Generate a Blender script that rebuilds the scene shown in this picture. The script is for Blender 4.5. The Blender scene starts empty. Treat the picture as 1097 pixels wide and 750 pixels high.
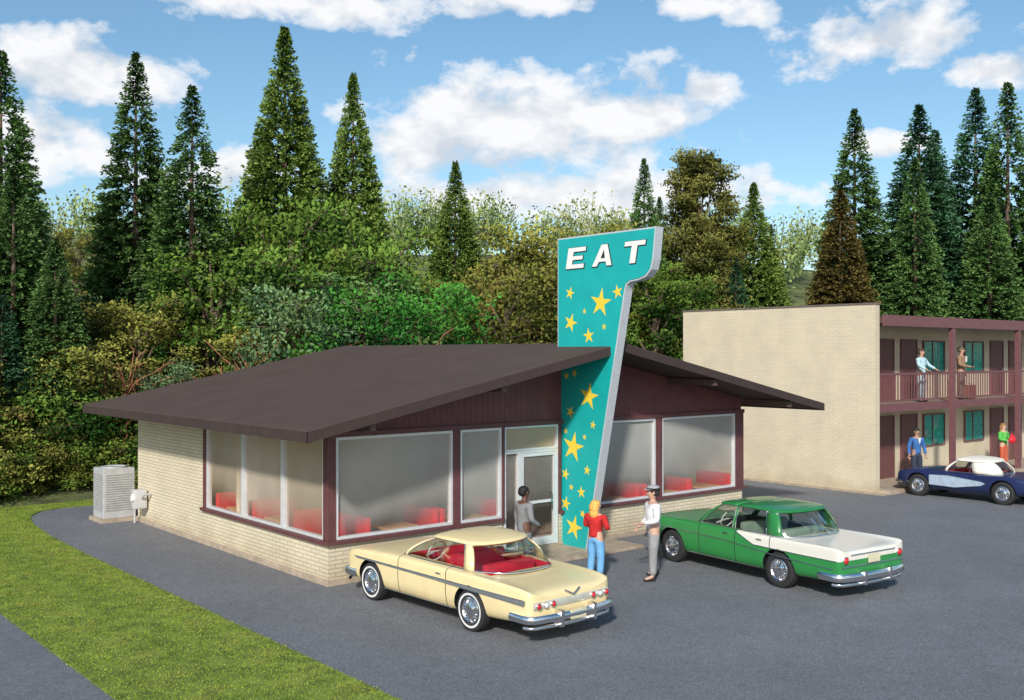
import bpy, bmesh, math, random
import numpy as np
from mathutils import Vector, Matrix
rnd = random.Random(7)
scene = bpy.context.scene
COL = scene.collection
scene.view_settings.view_transform = 'Standard'
scene.view_settings.look = 'None'
scene.view_settings.exposure = 0
R = math.radians

# ------------------------------------------------------------ view frame
CX, CY, CZ = -9.63, -16.74, 4.35
VA = R(49.85)
VX, VY = math.cos(VA), math.sin(VA)
RX, RY = VY, -VX
def field(s, d):
    """s metres to the side, d metres out from the viewing spot"""
    return (CX + d*VX + s*RX, CY + d*VY + s*RY)

def hz(x, y):
    m = y - 14 + max(0.0, x-10)*0.25
    t = min(1.0, max(0.0, m/48.0))
    return 13*t*t*(3-2*t)*0.6 + 13*0.4*t

# ------------------------------------------------------------ materials
def newmat(name):
    m = bpy.data.materials.new(name); m.use_nodes = True
    nt = m.node_tree
    b = nt.nodes['Principled BSDF']
    return m, nt, b
def N(nt, typ, **kw):
    n = nt.nodes.new(typ)
    for k, v in kw.items():
        setattr(n, k, v)
    return n
def ramp(nt, src, stops):
    r = N(nt, 'ShaderNodeValToRGB')
    el = r.color_ramp.elements
    while len(el) < len(stops): el.new(0.5)
    for e, (p, c) in zip(el, stops):
        e.position = p
        e.color = (c[0], c[1], c[2], 1) if hasattr(c, '__len__') else (c, c, c, 1)
    nt.links.new(src, r.inputs[0])
    return r
def noise(nt, scale, detail=5, vec=None, rough=.55):
    n = N(nt, 'ShaderNodeTexNoise')
    n.inputs['Scale'].default_value = scale
    n.inputs['Detail'].default_value = detail
    n.inputs['Roughness'].default_value = rough
    if vec is None:
        tc = N(nt, 'ShaderNodeTexCoord'); vec = tc.outputs['Object']
    nt.links.new(vec, n.inputs['Vector'])
    return n
def math_(nt, op, a, b=None, c=None):
    n = N(nt, 'ShaderNodeMath', operation=op)
    for i, v in enumerate((a, b, c)):
        if v is None: continue
        if isinstance(v, (int, float)): n.inputs[i].default_value = v
        else: nt.links.new(v, n.inputs[i])
    return n.outputs[0]
def mixc(nt, fac, a, b, mode='MIX'):
    n = N(nt, 'ShaderNodeMix', data_type='RGBA', blend_type=mode)
    if isinstance(fac, (int, float)): n.inputs[0].default_value = fac
    else: nt.links.new(fac, n.inputs[0])
    for i, v in ((6, a), (7, b)):
        if hasattr(v, '__len__'): n.inputs[i].default_value = (v[0], v[1], v[2], 1)
        else: nt.links.new(v, n.inputs[i])
    return n.outputs[2]
def bump(nt, b, h, strength=.3, dist=.01):
    bp = N(nt, 'ShaderNodeBump')
    bp.inputs['Strength'].default_value = strength
    bp.inputs['Distance'].default_value = dist
    nt.links.new(h, bp.inputs['Height'])
    nt.links.new(bp.outputs[0], b.inputs['Normal'])
def M(name, c, rough=.6, metal=0, var=.12, ns=6, bs=0, bst=.2, bd=.004, coat=0, spec=.5, c2=None):
    m, nt, b = newmat(name)
    lo = [x*(1-var) for x in c]; hi = [min(1, x*(1+var)) for x in (c2 or c)]
    n = noise(nt, ns, 3)
    r = ramp(nt, n.outputs[0], [(.3, lo), (.7, hi)])
    nt.links.new(r.outputs[0], b.inputs['Base Color'])
    b.inputs['Roughness'].default_value = rough
    b.inputs['Metallic'].default_value = metal
    b.inputs['Coat Weight'].default_value = coat
    b.inputs['Coat Roughness'].default_value = .06
    b.inputs['Specular IOR Level'].default_value = spec
    if bs:
        bump(nt, b, noise(nt, bs, 3).outputs[0], bst, bd)
    return m
def brick_mat(name, c1, c2, mortar, w=.32, h=.078, ms=.011):
    m, nt, b = newmat(name)
    g = N(nt, 'ShaderNodeNewGeometry')
    sp = N(nt, 'ShaderNodeSeparateXYZ'); nt.links.new(g.outputs['Position'], sp.inputs[0])
    u = math_(nt, 'ADD', sp.outputs[0], sp.outputs[1])
    cb = N(nt, 'ShaderNodeCombineXYZ')
    nt.links.new(u, cb.inputs[0]); nt.links.new(sp.outputs[2], cb.inputs[1])
    br = N(nt, 'ShaderNodeTexBrick')
    nt.links.new(cb.outputs[0], br.inputs['Vector'])
    br.inputs['Color1'].default_value = (*c1, 1); br.inputs['Color2'].default_value = (*c2, 1)
    br.inputs['Mortar'].default_value = (*mortar, 1)
    br.inputs['Scale'].default_value = 1
    br.inputs['Mortar Size'].default_value = ms
    br.inputs['Mortar Smooth'].default_value = .3
    br.inputs['Brick Width'].default_value = w
    br.inputs['Row Height'].default_value = h
    n = noise(nt, 1.3, 5)
    r = ramp(nt, n.outputs[0], [(.3, (.90, .89, .87)), (.7, (1.04, 1.03, 1.0))])
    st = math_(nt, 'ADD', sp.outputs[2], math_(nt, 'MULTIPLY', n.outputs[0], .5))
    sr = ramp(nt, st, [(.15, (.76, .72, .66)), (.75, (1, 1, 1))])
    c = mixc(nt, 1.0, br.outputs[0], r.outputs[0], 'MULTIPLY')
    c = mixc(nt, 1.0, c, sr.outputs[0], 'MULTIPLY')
    nt.links.new(c, b.inputs['Base Color'])
    b.inputs['Roughness'].default_value = .75
    inv = math_(nt, 'SUBTRACT', 1.0, br.outputs['Fac'])
    bump(nt, b, inv, .45, .006)
    return m
def asphalt_mat(name, base, tint=(.965, 1.0, 1.085)):
    m, nt, b = newmat(name)
    g = N(nt, 'ShaderNodeNewGeometry')
    P = g.outputs['Position']
    n1 = noise(nt, 60, 3, P, .7)
    n2 = noise(nt, .35, 3, P)
    n3 = noise(nt, 3.0, 4, P, .65)
    v = N(nt, 'ShaderNodeTexVoronoi'); v.inputs['Scale'].default_value = 48
    nt.links.new(P, v.inputs['Vector'])
    r1 = ramp(nt, n1.outputs[0], [(.32, .58), (.68, 1.45)])
    r2 = ramp(nt, n2.outputs[0], [(.3, .88), (.7, 1.10)])
    r3 = ramp(nt, n3.outputs[0], [(.3, .92), (.7, 1.08)])
    rv = ramp(nt, v.outputs['Color'], [(.1, .76), (.9, 1.26)])
    c = mixc(nt, 1, r1.outputs[0], r2.outputs[0], 'MULTIPLY')
    c = mixc(nt, 1, c, r3.outputs[0], 'MULTIPLY')
    c = mixc(nt, 1, c, rv.outputs[0], 'MULTIPLY')
    c = mixc(nt, 1, c, [base*t for t in tint], 'MULTIPLY')
    nt.links.new(c, b.inputs['Base Color'])
    b.inputs['Roughness'].default_value = .85
    bump(nt, b, n1.outputs[0], .4, .008)
    return m
def foliage(name, dark, light, hue=None, amp=.6):
    m, nt, b = newmat(name)
    nt.nodes.remove(b)
    b = N(nt, 'ShaderNodeBsdfDiffuse')
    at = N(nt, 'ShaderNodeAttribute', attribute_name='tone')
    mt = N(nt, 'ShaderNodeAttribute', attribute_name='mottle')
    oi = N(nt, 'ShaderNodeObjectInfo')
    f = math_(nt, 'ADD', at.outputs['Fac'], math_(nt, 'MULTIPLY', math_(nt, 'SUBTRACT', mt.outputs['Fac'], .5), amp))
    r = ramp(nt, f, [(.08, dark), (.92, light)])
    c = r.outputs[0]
    if hue:
        rr = ramp(nt, mt.outputs['Fac'], [(.62, 0.0), (.85, .7)])
        c = mixc(nt, rr.outputs[0], c, hue)
    k = math_(nt, 'ADD', math_(nt, 'MULTIPLY', oi.outputs['Random'], .35), .83)
    hs = N(nt, 'ShaderNodeHueSaturation')
    nt.links.new(c, hs.inputs['Color']); nt.links.new(k, hs.inputs['Value'])
    nt.links.new(hs.outputs[0], b.inputs['Color'])
    nt.links.new(b.outputs[0], nt.nodes['Material Output'].inputs[0])
    return m
def facing(nt, lo, hi, p=4):
    g = N(nt, 'ShaderNodeNewGeometry')
    d = N(nt, 'ShaderNodeVectorMath', operation='DOT_PRODUCT')
    nt.links.new(g.outputs['Normal'], d.inputs[0]); nt.links.new(g.outputs['Incoming'], d.inputs[1])
    q = math_(nt, 'POWER', math_(nt, 'SUBTRACT', 1.0, math_(nt, 'ABSOLUTE', d.outputs['Value'])), p)
    return math_(nt, 'ADD', math_(nt, 'MULTIPLY', q, hi), lo)
def clear_glass(name, tint, refl=.05):
    m, nt, b = newmat(name)
    t = N(nt, 'ShaderNodeBsdfTransparent'); t.inputs[0].default_value = (*tint, 1)
    g = N(nt, 'ShaderNodeBsdfGlossy'); g.inputs['Roughness'].default_value = .03
    mx = N(nt, 'ShaderNodeMixShader')
    nt.links.new(facing(nt, refl, .6), mx.inputs[0]); nt.links.new(t.outputs[0], mx.inputs[1]); nt.links.new(g.outputs[0], mx.inputs[2])
    nt.links.new(mx.outputs[0], nt.nodes['Material Output'].inputs[0])
    return m
def haze_glass(name, ca, cb_, k=1.0):
    """frosted pane: clearer near the sill, milkier toward the head"""
    m, nt, b = newmat(name)
    t = N(nt, 'ShaderNodeBsdfTransparent'); t.inputs[0].default_value = (.97, .93, .88, 1)
    n = noise(nt, .5, 2)
    g = N(nt, 'ShaderNodeNewGeometry')
    sp = N(nt, 'ShaderNodeSeparateXYZ'); nt.links.new(g.outputs['Position'], sp.inputs[0])
    f = math_(nt, 'ADD', math_(nt, 'MULTIPLY', n.outputs[0], .5), math_(nt, 'MULTIPLY', math_(nt, 'SUBTRACT', sp.outputs[2], 1.02), .60))
    r = ramp(nt, n.outputs[0], [(.3, ca), (.7, cb_)])
    nt.links.new(r.outputs[0], b.inputs['Base Color'])
    b.inputs['Roughness'].default_value = .16
    tr = N(nt, 'ShaderNodeBsdfTranslucent'); nt.links.new(r.outputs[0], tr.inputs[0])
    m0 = N(nt, 'ShaderNodeMixShader'); m0.inputs[0].default_value = .2
    nt.links.new(b.outputs[0], m0.inputs[1]); nt.links.new(tr.outputs[0], m0.inputs[2])
    fr = ramp(nt, f, [(.2, .13*k), (.48, .52*k), (1.0, .80*k)])
    mx = N(nt, 'ShaderNodeMixShader')
    nt.links.new(fr.outputs[0], mx.inputs[0]); nt.links.new(t.outputs[0], mx.inputs[1]); nt.links.new(m0.outputs[0], mx.inputs[2])
    nt.links.new(mx.outputs[0], nt.nodes['Material Output'].inputs[0])
    return m
def siding_mat(name, c):
    m, nt, b = newmat(name)
    g = N(nt, 'ShaderNodeNewGeometry')
    sp = N(nt, 'ShaderNodeSeparateXYZ'); nt.links.new(g.outputs['Position'], sp.inputs[0])
    fr = math_(nt, 'FRACT', math_(nt, 'MULTIPLY', sp.outputs[0], 6.5))
    gr = ramp(nt, fr, [(.0, .3), (.14, 1.0)])
    gr.color_ramp.elements.new(.9).color = (1, 1, 1, 1)
    n = noise(nt, 3, 4)
    r = ramp(nt, n.outputs[0], [(.3, [x*.85 for x in c]), (.7, [x*1.15 for x in c])])
    cc = mixc(nt, 1, r.outputs[0], gr.outputs[0], 'MULTIPLY')
    nt.links.new(cc, b.inputs['Base Color']); b.inputs['Roughness'].default_value = .55
    bump(nt, b, gr.outputs[0], .6, .015)
    return m
def paint(name, c, lines=(), zl=.3, zone=None, zc=None):
    m, nt, b = newmat(name)
    tc = N(nt, 'ShaderNodeTexCoord')
    sp = N(nt, 'ShaderNodeSeparateXYZ'); nt.links.new(tc.outputs['Object'], sp.inputs[0])
    x, y, z = sp.outputs
    n = noise(nt, 2.5, 3)
    r = ramp(nt, n.outputs[0], [(.3, [v*.95 for v in c]), (.7, [min(1, v*1.03) for v in c])])
    cc = r.outputs[0]
    if zone:
        ys, zs, sl, zmin = zone
        lim = math_(nt, 'MAXIMUM', math_(nt, 'ADD', math_(nt, 'MULTIPLY', math_(nt, 'SUBTRACT', y, ys), sl), zs), zmin)
        up = math_(nt, 'GREATER_THAN', z, lim)
        bk = math_(nt, 'LESS_THAN', y, ys)
        cc = mixc(nt, math_(nt, 'MULTIPLY', up, bk), cc, zc)
    tot = None
    for yl in lines:
        d = math_(nt, 'LESS_THAN', math_(nt, 'ABSOLUTE', math_(nt, 'SUBTRACT', y, yl)), .009)
        tot = d if tot is None else math_(nt, 'MAXIMUM', tot, d)
    if tot is not None:
        tot = math_(nt, 'MULTIPLY', tot, math_(nt, 'GREATER_THAN', math_(nt, 'ABSOLUTE', x), .7))
        tot = math_(nt, 'MULTIPLY', tot, math_(nt, 'GREATER_THAN', z, zl))
        tot = math_(nt, 'MULTIPLY', tot, math_(nt, 'LESS_THAN', z, 1.0))
        cc = mixc(nt, tot, cc, (.02, .02, .02))
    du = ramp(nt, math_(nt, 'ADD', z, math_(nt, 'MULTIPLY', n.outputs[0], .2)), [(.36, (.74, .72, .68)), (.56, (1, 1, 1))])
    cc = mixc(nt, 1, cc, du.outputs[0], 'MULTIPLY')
    nt.links.new(cc, b.inputs['Base Color'])
    b.inputs['Roughness'].default_value = .36
    b.inputs['Coat Weight'].default_value = .55
    b.inputs['Coat Roughness'].default_value = .1
    return m

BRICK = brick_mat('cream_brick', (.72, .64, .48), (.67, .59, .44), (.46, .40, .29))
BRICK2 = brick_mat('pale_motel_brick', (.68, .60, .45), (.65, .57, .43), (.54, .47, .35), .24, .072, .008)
ROOF = M('roof_felt', (.086, .059, .049), .9, var=.08, ns=1.2, bs=90, bst=.4, spec=.25)
MAROON = M('maroon_paint', (.13, .048, .05), .5, var=.15)
SIDING = siding_mat('maroon_siding', (.17, .056, .06))
SILVER = M('aluminium', (.74, .75, .77), .35, .25, var=.06)
CONC = M('tan_concrete', (.40, .32, .24), .85, var=.2, ns=5, bs=70)
HAZE = haze_glass('hazy_glass', (.50, .50, .47), (.66, .66, .63))
HAZED = haze_glass('door_glass', (.36, .34, .31), (.48, .46, .43), .7)
HAZEW = haze_glass('warm_hazy_glass', (.62, .50, .34), (.74, .66, .54))
RED = M('red_vinyl', (.74, .02, .04), .4, var=.15)
TABLE = M('table_laminate', (.62, .36, .18), .4)
INWALL = M('interior_wall', (.78, .69, .56), .8)
CHROME = M('chrome', (.78, .78, .80), .14, 1.0, var=.04)
BLACK = M('black_paint', (.012, .012, .013), .5)
RUBBER = M('tyre_rubber', (.022, .022, .023), .75)
WWALL = M('whitewall', (.7, .7, .68), .6, var=.05)
WHITE = M('white_enamel', (.80, .79, .76), .45, var=.04)
ASPH = asphalt_mat('asphalt', .168)
ASPH2 = asphalt_mat('road_asphalt', .158)
TEAL = M('teal_enamel', (.008, .38, .37), .4, var=.06, ns=3)
STARY = M('yellow_enamel', (.82, .60, .05), .45, var=.06)
SPECK = M('pale_grey_metal', (.56, .58, .62), .5, .2, var=.14, ns=30)
GLASS = clear_glass('car_glass', (.80, .84, .82), .06)
BARK = M('bark', (.15, .105, .075), .9, var=.35, ns=6)
TAILRED = M('tail_lens', (.55, .02, .02), .2, var=.05, coat=.5)
LAMPW = M('lamp_lens', (.8, .8, .78), .15, var=.05, coat=.6)
GREY = M('grey_metal', (.48, .48, .48), .5, .1, var=.12)

# ------------------------------------------------------------ mesh builder
ORI = {}
def link(ob, parent=None):
    COL.objects.link(ob)
    if parent is not None:
        ob.parent = parent
    return ob
def thing(name, loc=(0, 0, 0), rot=0, label='', cat='', group=None, scale=1):
    e = bpy.data.objects.new(name, None)
    e.empty_display_size = .3
    e.location = loc; e.rotation_euler = (0, 0, rot)
    e.scale = (scale,)*3 if isinstance(scale, (int, float)) else scale
    COL.objects.link(e)
    e['label'] = label; e['category'] = cat
    if group: e['group'] = group
    ORI[e.name] = Vector(loc)
    return e
class MB:
    def __init__(s): s.v = []; s.f = []; s.m = []
    def add(s, vs, fs, mi=0):
        o = len(s.v); s.v += [tuple(p) for p in vs]
        for f in fs: s.f.append([i+o for i in f]); s.m.append(mi)
    def box(s, x0, x1, y0, y1, z0, z1, mi=0):
        s.add([(x0,y0,z0),(x1,y0,z0),(x1,y1,z0),(x0,y1,z0),(x0,y0,z1),(x1,y0,z1),(x1,y1,z1),(x0,y1,z1)],
              [(3,2,1,0),(4,5,6,7),(0,1,5,4),(1,2,6,5),(2,3,7,6),(3,0,4,7)], mi)
    def prism(s, pts, ax, a0, a1, mi=0):
        n = len(pts)
        def mk(a, p):
            return {'x': (a, p[0], p[1]), 'y': (p[0], a, p[1]), 'z': (p[0], p[1], a)}[ax]
        vs = [mk(a0, p) for p in pts] + [mk(a1, p) for p in pts]
        fs = [tuple(range(n)), tuple(range(2*n-1, n-1, -1))] + [(i, (i+1) % n, n+(i+1) % n, n+i) for i in range(n)]
        s.add(vs, fs, mi)
    def tube(s, pts, rad, n=8, mi=0, sq=(1, 1), cap=True):
        pts = [Vector(p) for p in pts]
        if isinstance(rad, (int, float)): rad = [rad]*len(pts)
        vs = []
        for i, p in enumerate(pts):
            t = (pts[min(i+1, len(pts)-1)] - pts[max(i-1, 0)])
            if t.length < 1e-9: t = Vector((0, 0, 1))
            t.normalize()
            up = Vector((0, 0, 1)) if abs(t.z) < .95 else Vector((0, 1, 0))
            a = t.cross(up).normalized(); b = a.cross(t).normalized()
            for k in range(n):
                an = 2*math.pi*(k+.5)/n
                vs.append(p + a*math.cos(an)*rad[i]*sq[0] + b*math.sin(an)*rad[i]*sq[1])
        fs = []
        for i in range(len(pts)-1):
            for k in range(n):
                k2 = (k+1) % n
                fs.append((i*n+k, i*n+k2, (i+1)*n+k2, (i+1)*n+k))
        if cap:
            fs.append(tuple(range(n-1, -1, -1))); fs.append(tuple(range((len(pts)-1)*n, len(pts)*n)))
        s.add(vs, fs, mi)
    def lathe(s, prof, c=(0, 0, 0), ax='x', n=28, mis=None, mi=0):
        base = len(s.v)
        for (a, r) in prof:
            for k in range(n):
                t = 2*math.pi*k/n
                u, w = r*math.cos(t), r*math.sin(t)
                p = {'x': (a, u, w), 'y': (u, a, w), 'z': (u, w, a)}[ax]
                s.v.append((p[0]+c[0], p[1]+c[1], p[2]+c[2]))
        for i in range(len(prof)-1):
            for k in range(n):
                f = (i*n+k, i*n+(k+1) % n, (i+1)*n+(k+1) % n, (i+1)*n+k)
                s.f.append([q+base for q in f]); s.m.append(mis[i] if mis else mi)
    def ball(s, c, r, nu=12, nv=8, mi=0):
        if isinstance(r, (int, float)): r = (r, r, r)
        prof = [(-math.cos(math.pi*i/nv), max(1e-4, math.sin(math.pi*i/nv))) for i in range(nv+1)]
        vs = []
        for a, q in prof:
            for k in range(nu):
                t = 2*math.pi*k/nu
                vs.append((c[0]+r[0]*q*math.cos(t), c[1]+r[1]*q*math.sin(t), c[2]+r[2]*a))
        fs = [(i*nu+k, i*nu+(k+1) % nu, (i+1)*nu+(k+1) % nu, (i+1)*nu+k) for i in range(nv) for k in range(nu)]
        s.add(vs, fs, mi)
    def mesh(s, name, mats, bevel=0, smooth=None, off=None):
        me = bpy.data.meshes.new(name)
        v = s.v if off is None else [(p[0]-off[0], p[1]-off[1], p[2]-off[2]) for p in s.v]
        me.from_pydata(v, [], s.f)
        for m in mats: me.materials.append(m)
        me.polygons.foreach_set('material_index', s.m)
        bm = bmesh.new(); bm.from_mesh(me)
        bmesh.ops.recalc_face_normals(bm, faces=bm.faces)
        if bevel:
            es = [e for e in bm.edges if len(e.link_faces) == 2 and e.calc_face_angle() > .5]
            bmesh.ops.bevel(bm, geom=es, offset=bevel, segments=2, affect='EDGES', clamp_overlap=True, profile=.6)
        bm.to_mesh(me); bm.free()
        if smooth is not None:
            me.polygons.foreach_set('use_smooth', [True]*len(me.polygons))
            me.set_sharp_from_angle(angle=R(smooth))
        return me
    def obj(s, name, mats, parent=None, bevel=0, smooth=None, world=False, loc=None, label=None):
        if not isinstance(mats, (list, tuple)): mats = [mats]
        off = ORI.get(parent.name) if (world and parent is not None) else None
        ob = bpy.data.objects.new(name, s.mesh(name, mats, bevel, smooth, off))
        link(ob, parent)
        if parent is not None and parent.name in ORI: ORI[ob.name] = ORI[parent.name]
        if loc: ob.location = loc
        if label: ob['label'] = label
        return ob
def B(name, mat, parent, *dims, bevel=0, world=True):
    mb = MB()
    for d in (dims if hasattr(dims[0], '__len__') else [dims]): mb.box(*d)
    return mb.obj(name, mat, parent, bevel=bevel, world=world)
def offset_poly(pts, d):
    n = len(pts)
    A = sum(pts[i][0]*pts[(i+1) % n][1]-pts[(i+1) % n][0]*pts[i][1] for i in range(n))
    sg = 1 if A > 0 else -1
    out = []
    for i in range(n):
        p0, p1, p2 = Vector(pts[i-1]), Vector(pts[i]), Vector(pts[(i+1) % n])
        e1, e2 = (p1-p0).normalized(), (p2-p1).normalized()
        n1, n2 = Vector((e1.y, -e1.x))*sg, Vector((e2.y, -e2.x))*sg
        k = max(.35, 1+n1.dot(n2))
        q = p1 + (n1+n2)*d/k
        out.append((q.x, q.y))
    return out

# ------------------------------------------------------------ world
SUN_EL, SUN_AZ = R(31), R(219)
w = bpy.data.worlds.new('World'); scene.world = w; w.use_nodes = True
nt = w.node_tree; nt.nodes.clear()
out = N(nt, 'ShaderNodeOutputWorld')
sky = N(nt, 'ShaderNodeTexSky', sky_type='NISHITA')
sky.sun_disc = False; sky.sun_elevation = SUN_EL; sky.sun_rotation = R(90)-SUN_AZ
sky.air_density = 1.0; sky.dust_density = .8; sky.ozone_density = 2.0
hsv = N(nt, 'ShaderNodeHueSaturation'); hsv.inputs['Saturation'].default_value = 1.12; hsv.inputs['Hue'].default_value = .490
nt.links.new(sky.outputs[0], hsv.inputs['Color'])
bg1 = N(nt, 'ShaderNodeBackground'); bg1.inputs[1].default_value = .14
nt.links.new(hsv.outputs[0], bg1.inputs[0])
tc = N(nt, 'ShaderNodeTexCoord')
nrm = N(nt, 'ShaderNodeVectorMath', operation='NORMALIZE'); nt.links.new(tc.outputs['Generated'], nrm.inputs[0])
sp = N(nt, 'ShaderNodeSeparateXYZ'); nt.links.new(nrm.outputs[0], sp.inputs[0])
az = math_(nt, 'ARCTAN2', sp.outputs[1], sp.outputs[0])
el = math_(nt, 'ARCSINE', sp.outputs[2])
clouds = [(.859, .222, .18, .060), (.95, .20, .11, .045), (.74, .222, .09, .035), (.517, .282, .10, .034), (1.272, .25, .095, .040), (1.31, .19, .08, .045),
          (1.067, .325, .14, .022), (.85, .335, .10, .02), (.682, .25, .03, .02), (.67, .325, .06, .02),
          (.86, .155, .28, .032), (1.146, .17, .07, .028), (.423, .247, .055, .022), (.50, .19, .06, .014),
          (2.2, .3, .3, .08), (-.4, .35, .3, .08), (3.0, .4, .3, .1), (-1.6, .4, .4, .1)]
fmax = None
for (a, e, ha, he) in clouds:
    da = math_(nt, 'DIVIDE', math_(nt, 'SUBTRACT', az, a), ha)
    de = math_(nt, 'DIVIDE', math_(nt, 'SUBTRACT', el, e), he)
    q = math_(nt, 'SUBTRACT', 1.0, math_(nt, 'SQRT', math_(nt, 'ADD', math_(nt, 'MULTIPLY', da, da), math_(nt, 'MULTIPLY', de, de))))
    fmax = q if fmax is None else math_(nt, 'SMOOTH_MAX', fmax, q, .25)
mp = N(nt, 'ShaderNodeMapping'); mp.inputs['Scale'].default_value = (1, 1, 1.6)
nt.links.new(nrm.outputs[0], mp.inputs[0])
nz = noise(nt, 13, 7, mp.outputs[0], .58)
fac = math_(nt, 'ADD', math_(nt, 'MAXIMUM', fmax, -.7), math_(nt, 'MULTIPLY', math_(nt, 'SUBTRACT', nz.outputs[0], .5), 3.2))
fr = ramp(nt, fac, [(.06, 0.0), (.30, .6), (.62, .98)])
mp2 = N(nt, 'ShaderNodeMapping'); mp2.inputs['Location'].default_value = (0, 0, .045); mp2.inputs['Scale'].default_value = (1, 1, 1.6)
nt.links.new(nrm.outputs[0], mp2.inputs[0])
nz3 = noise(nt, 13, 3, mp2.outputs[0], .55)
shade = math_(nt, 'ADD', math_(nt, 'SUBTRACT', nz.outputs[0], nz3.outputs[0]), .5)
cr = ramp(nt, shade, [(.34, (.64, .70, .78)), (.56, (.98, .98, .99))])
bg2 = N(nt, 'ShaderNodeBackground'); bg2.inputs[1].default_value = 1.0
nt.links.new(cr.outputs[0], bg2.inputs[0])
mx = N(nt, 'ShaderNodeMixShader')
nt.links.new(fr.outputs[0], mx.inputs[0]); nt.links.new(bg1.outputs[0], mx.inputs[1]); nt.links.new(bg2.outputs[0], mx.inputs[2])
nt.links.new(mx.outputs[0], out.inputs[0])

sd = bpy.data.lights.new('sun', 'SUN'); sd.energy = 4.1; sd.angle = R(4); sd.color = (1, .95, .87)
so = bpy.data.objects.new('sun', sd); COL.objects.link(so)
ts = Vector((math.cos(SUN_EL)*math.cos(SUN_AZ), math.cos(SUN_EL)*math.sin(SUN_AZ), math.sin(SUN_EL)))
so.rotation_euler = ts.to_track_quat('Z', 'Y').to_euler(); so.location = (-20, -20, 30)

cd = bpy.data.cameras.new('camera'); co = bpy.data.objects.new('camera', cd); COL.objects.link(co)
cd.sensor_width = 36; cd.lens = 36*1089/1097; cd.clip_end = 3000; cd.clip_start = .1
co.location = (CX, CY, CZ); co.rotation_euler = (R(90.21), 0, VA-R(90))
scene.camera = co

# ------------------------------------------------------------ ground
def sheet(name, pts, z, mat):
    me = bpy.data.meshes.new(name); me.from_pydata([(p[0], p[1], z) for p in pts], [], [tuple(range(len(pts)))])
    me.materials.append(mat); ob = bpy.data.objects.new(name, me); COL.objects.link(ob); ob['kind'] = 'structure'
    return ob
SOIL = M('forest_floor', (.07, .085, .03), .95, var=.4, ns=.8, bs=8, bst=.8, bd=.05, c2=(.14, .16, .05))
sheet('ground', [(-700, -700), (700, -700), (700, 700), (-700, 700)], 0, SOIL)
lot = [(-2.5, -70), (60, -70), (60, 13.2), (.3, 13.2), (-.9, 13.25), (-1.5, 13.0), (-1.95, 12.3), (-2.25, 11), (-2.42, 9), (-2.5, 6)]
sheet('parking_lot', lot, .008, ASPH)
sheet('road', [(-60, -70), (-5.2, -70), (-5.2, 14), (-60, 14)], .008, ASPH2)
TURF = M('turf', (.10, .16, .022), .95, var=.3, ns=3, c2=(.19, .25, .04), bs=60, bst=.8, bd=.02)
lawn = [(-5.2, -30), (-2.5, -30), (-2.5, 6), (-2.42, 9), (-2.25, 11), (-1.95, 12.3), (-1.5, 13.0), (-.9, 13.25), (.3, 13.2), (8, 13.2), (8, 16), (-14, 16), (-14, 14.02), (-5.2, 14.02)]
mb = MB(); mb.prism(lawn, 'z', .003, .03); o = mb.obj('lawn', TURF); o['kind'] = 'structure'
nx, ny = 90, 60
vs = []
for j in range(ny):
    for i in range(nx):
        x = -110 + 290*i/(nx-1); y = 4 + 190*(j/(ny-1))**1.3
        h = hz(x, y)
        vs.append((x, y, h-.03 if h <= .02 else h + .25*math.sin(x*.35)*math.cos(y*.3)*min(1, h)))
fs = [(j*nx+i, j*nx+i+1, (j+1)*nx+i+1, (j+1)*nx+i) for j in range(ny-1) for i in range(nx-1)]
me = bpy.data.meshes.new('hillside'); me.from_pydata(vs, [], fs); me.materials.append(SOIL)
me.polygons.foreach_set('use_smooth', [True]*len(fs))
o = bpy.data.objects.new('hillside', me); COL.objects.link(o); o['kind'] = 'structure'

def quads(name, C, T, mats, fq=1.0):
    C = np.concatenate(C) if isinstance(C, list) else C
    T = np.concatenate(T) if isinstance(T, list) else T
    n = len(C); k = C.shape[1]
    me = bpy.data.meshes.new(name)
    me.from_pydata(C.reshape(-1, 3), [], np.arange(n*k).reshape(n, k))
    for m in mats: me.materials.append(m)
    a = me.attributes.new('tone', 'FLOAT', 'FACE'); a.data.foreach_set('value', T.astype(np.float32))
    c = C.mean(axis=1)*fq
    mo_ = .5 + .2*np.sin(1.3*c[:, 0]+1.7*c[:, 2]+.8*np.sin(2.1*c[:, 1])) + .2*np.sin(1.9*c[:, 1]-1.1*c[:, 2]+2+np.sin(1.7*c[:, 0])) + .12*np.sin(4.3*c[:, 0]+3.1*c[:, 1]-3.7*c[:, 2])
    mo_ += np.random.default_rng(n).normal(0, .05, n)
    a = me.attributes.new('mottle', 'FLOAT', 'FACE'); a.data.foreach_set('value', mo_.astype(np.float32))
    return me
def in_lawn(x, y):
    ok = (x > -5.22) & (x < -2.5) & (y < 9) & (y > -9)
    edge = np.interp(y, [9, 11, 12.3, 13.0, 13.25], [-2.42, -2.25, -1.95, -1.5, -.9])
    ok |= (y >= 9) & (y < 13.25) & (x > -5.2) & (x < edge)
    ok |= (y >= 13.25) & (y < 15.6) & (x > -7) & (x < 3)
    return ok
g = np.random.default_rng(3)
n = 560000
x = g.uniform(-7, 3, n); y = g.uniform(-9, 15.6, n); k = in_lawn(x + g.normal(0, .02, n), y); x = x[k]; y = y[k]; n = len(x)
a = g.uniform(0, 6.28, n); wd = g.uniform(.006, .014, n); h = g.uniform(.006, .024, n)
p = np.stack([x, y, np.full(n, .026)], 1)
dw = np.stack([np.cos(a)*wd, np.sin(a)*wd, np.zeros(n)], 1)
tip = np.stack([g.normal(0, .014, n), g.normal(0, .014, n), h], 1)
C = np.stack([p-dw, p+dw, p+tip], 1)
T = g.uniform(.15, .8, n); fl = g.random(n) < .1; T[fl] += .35
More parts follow.
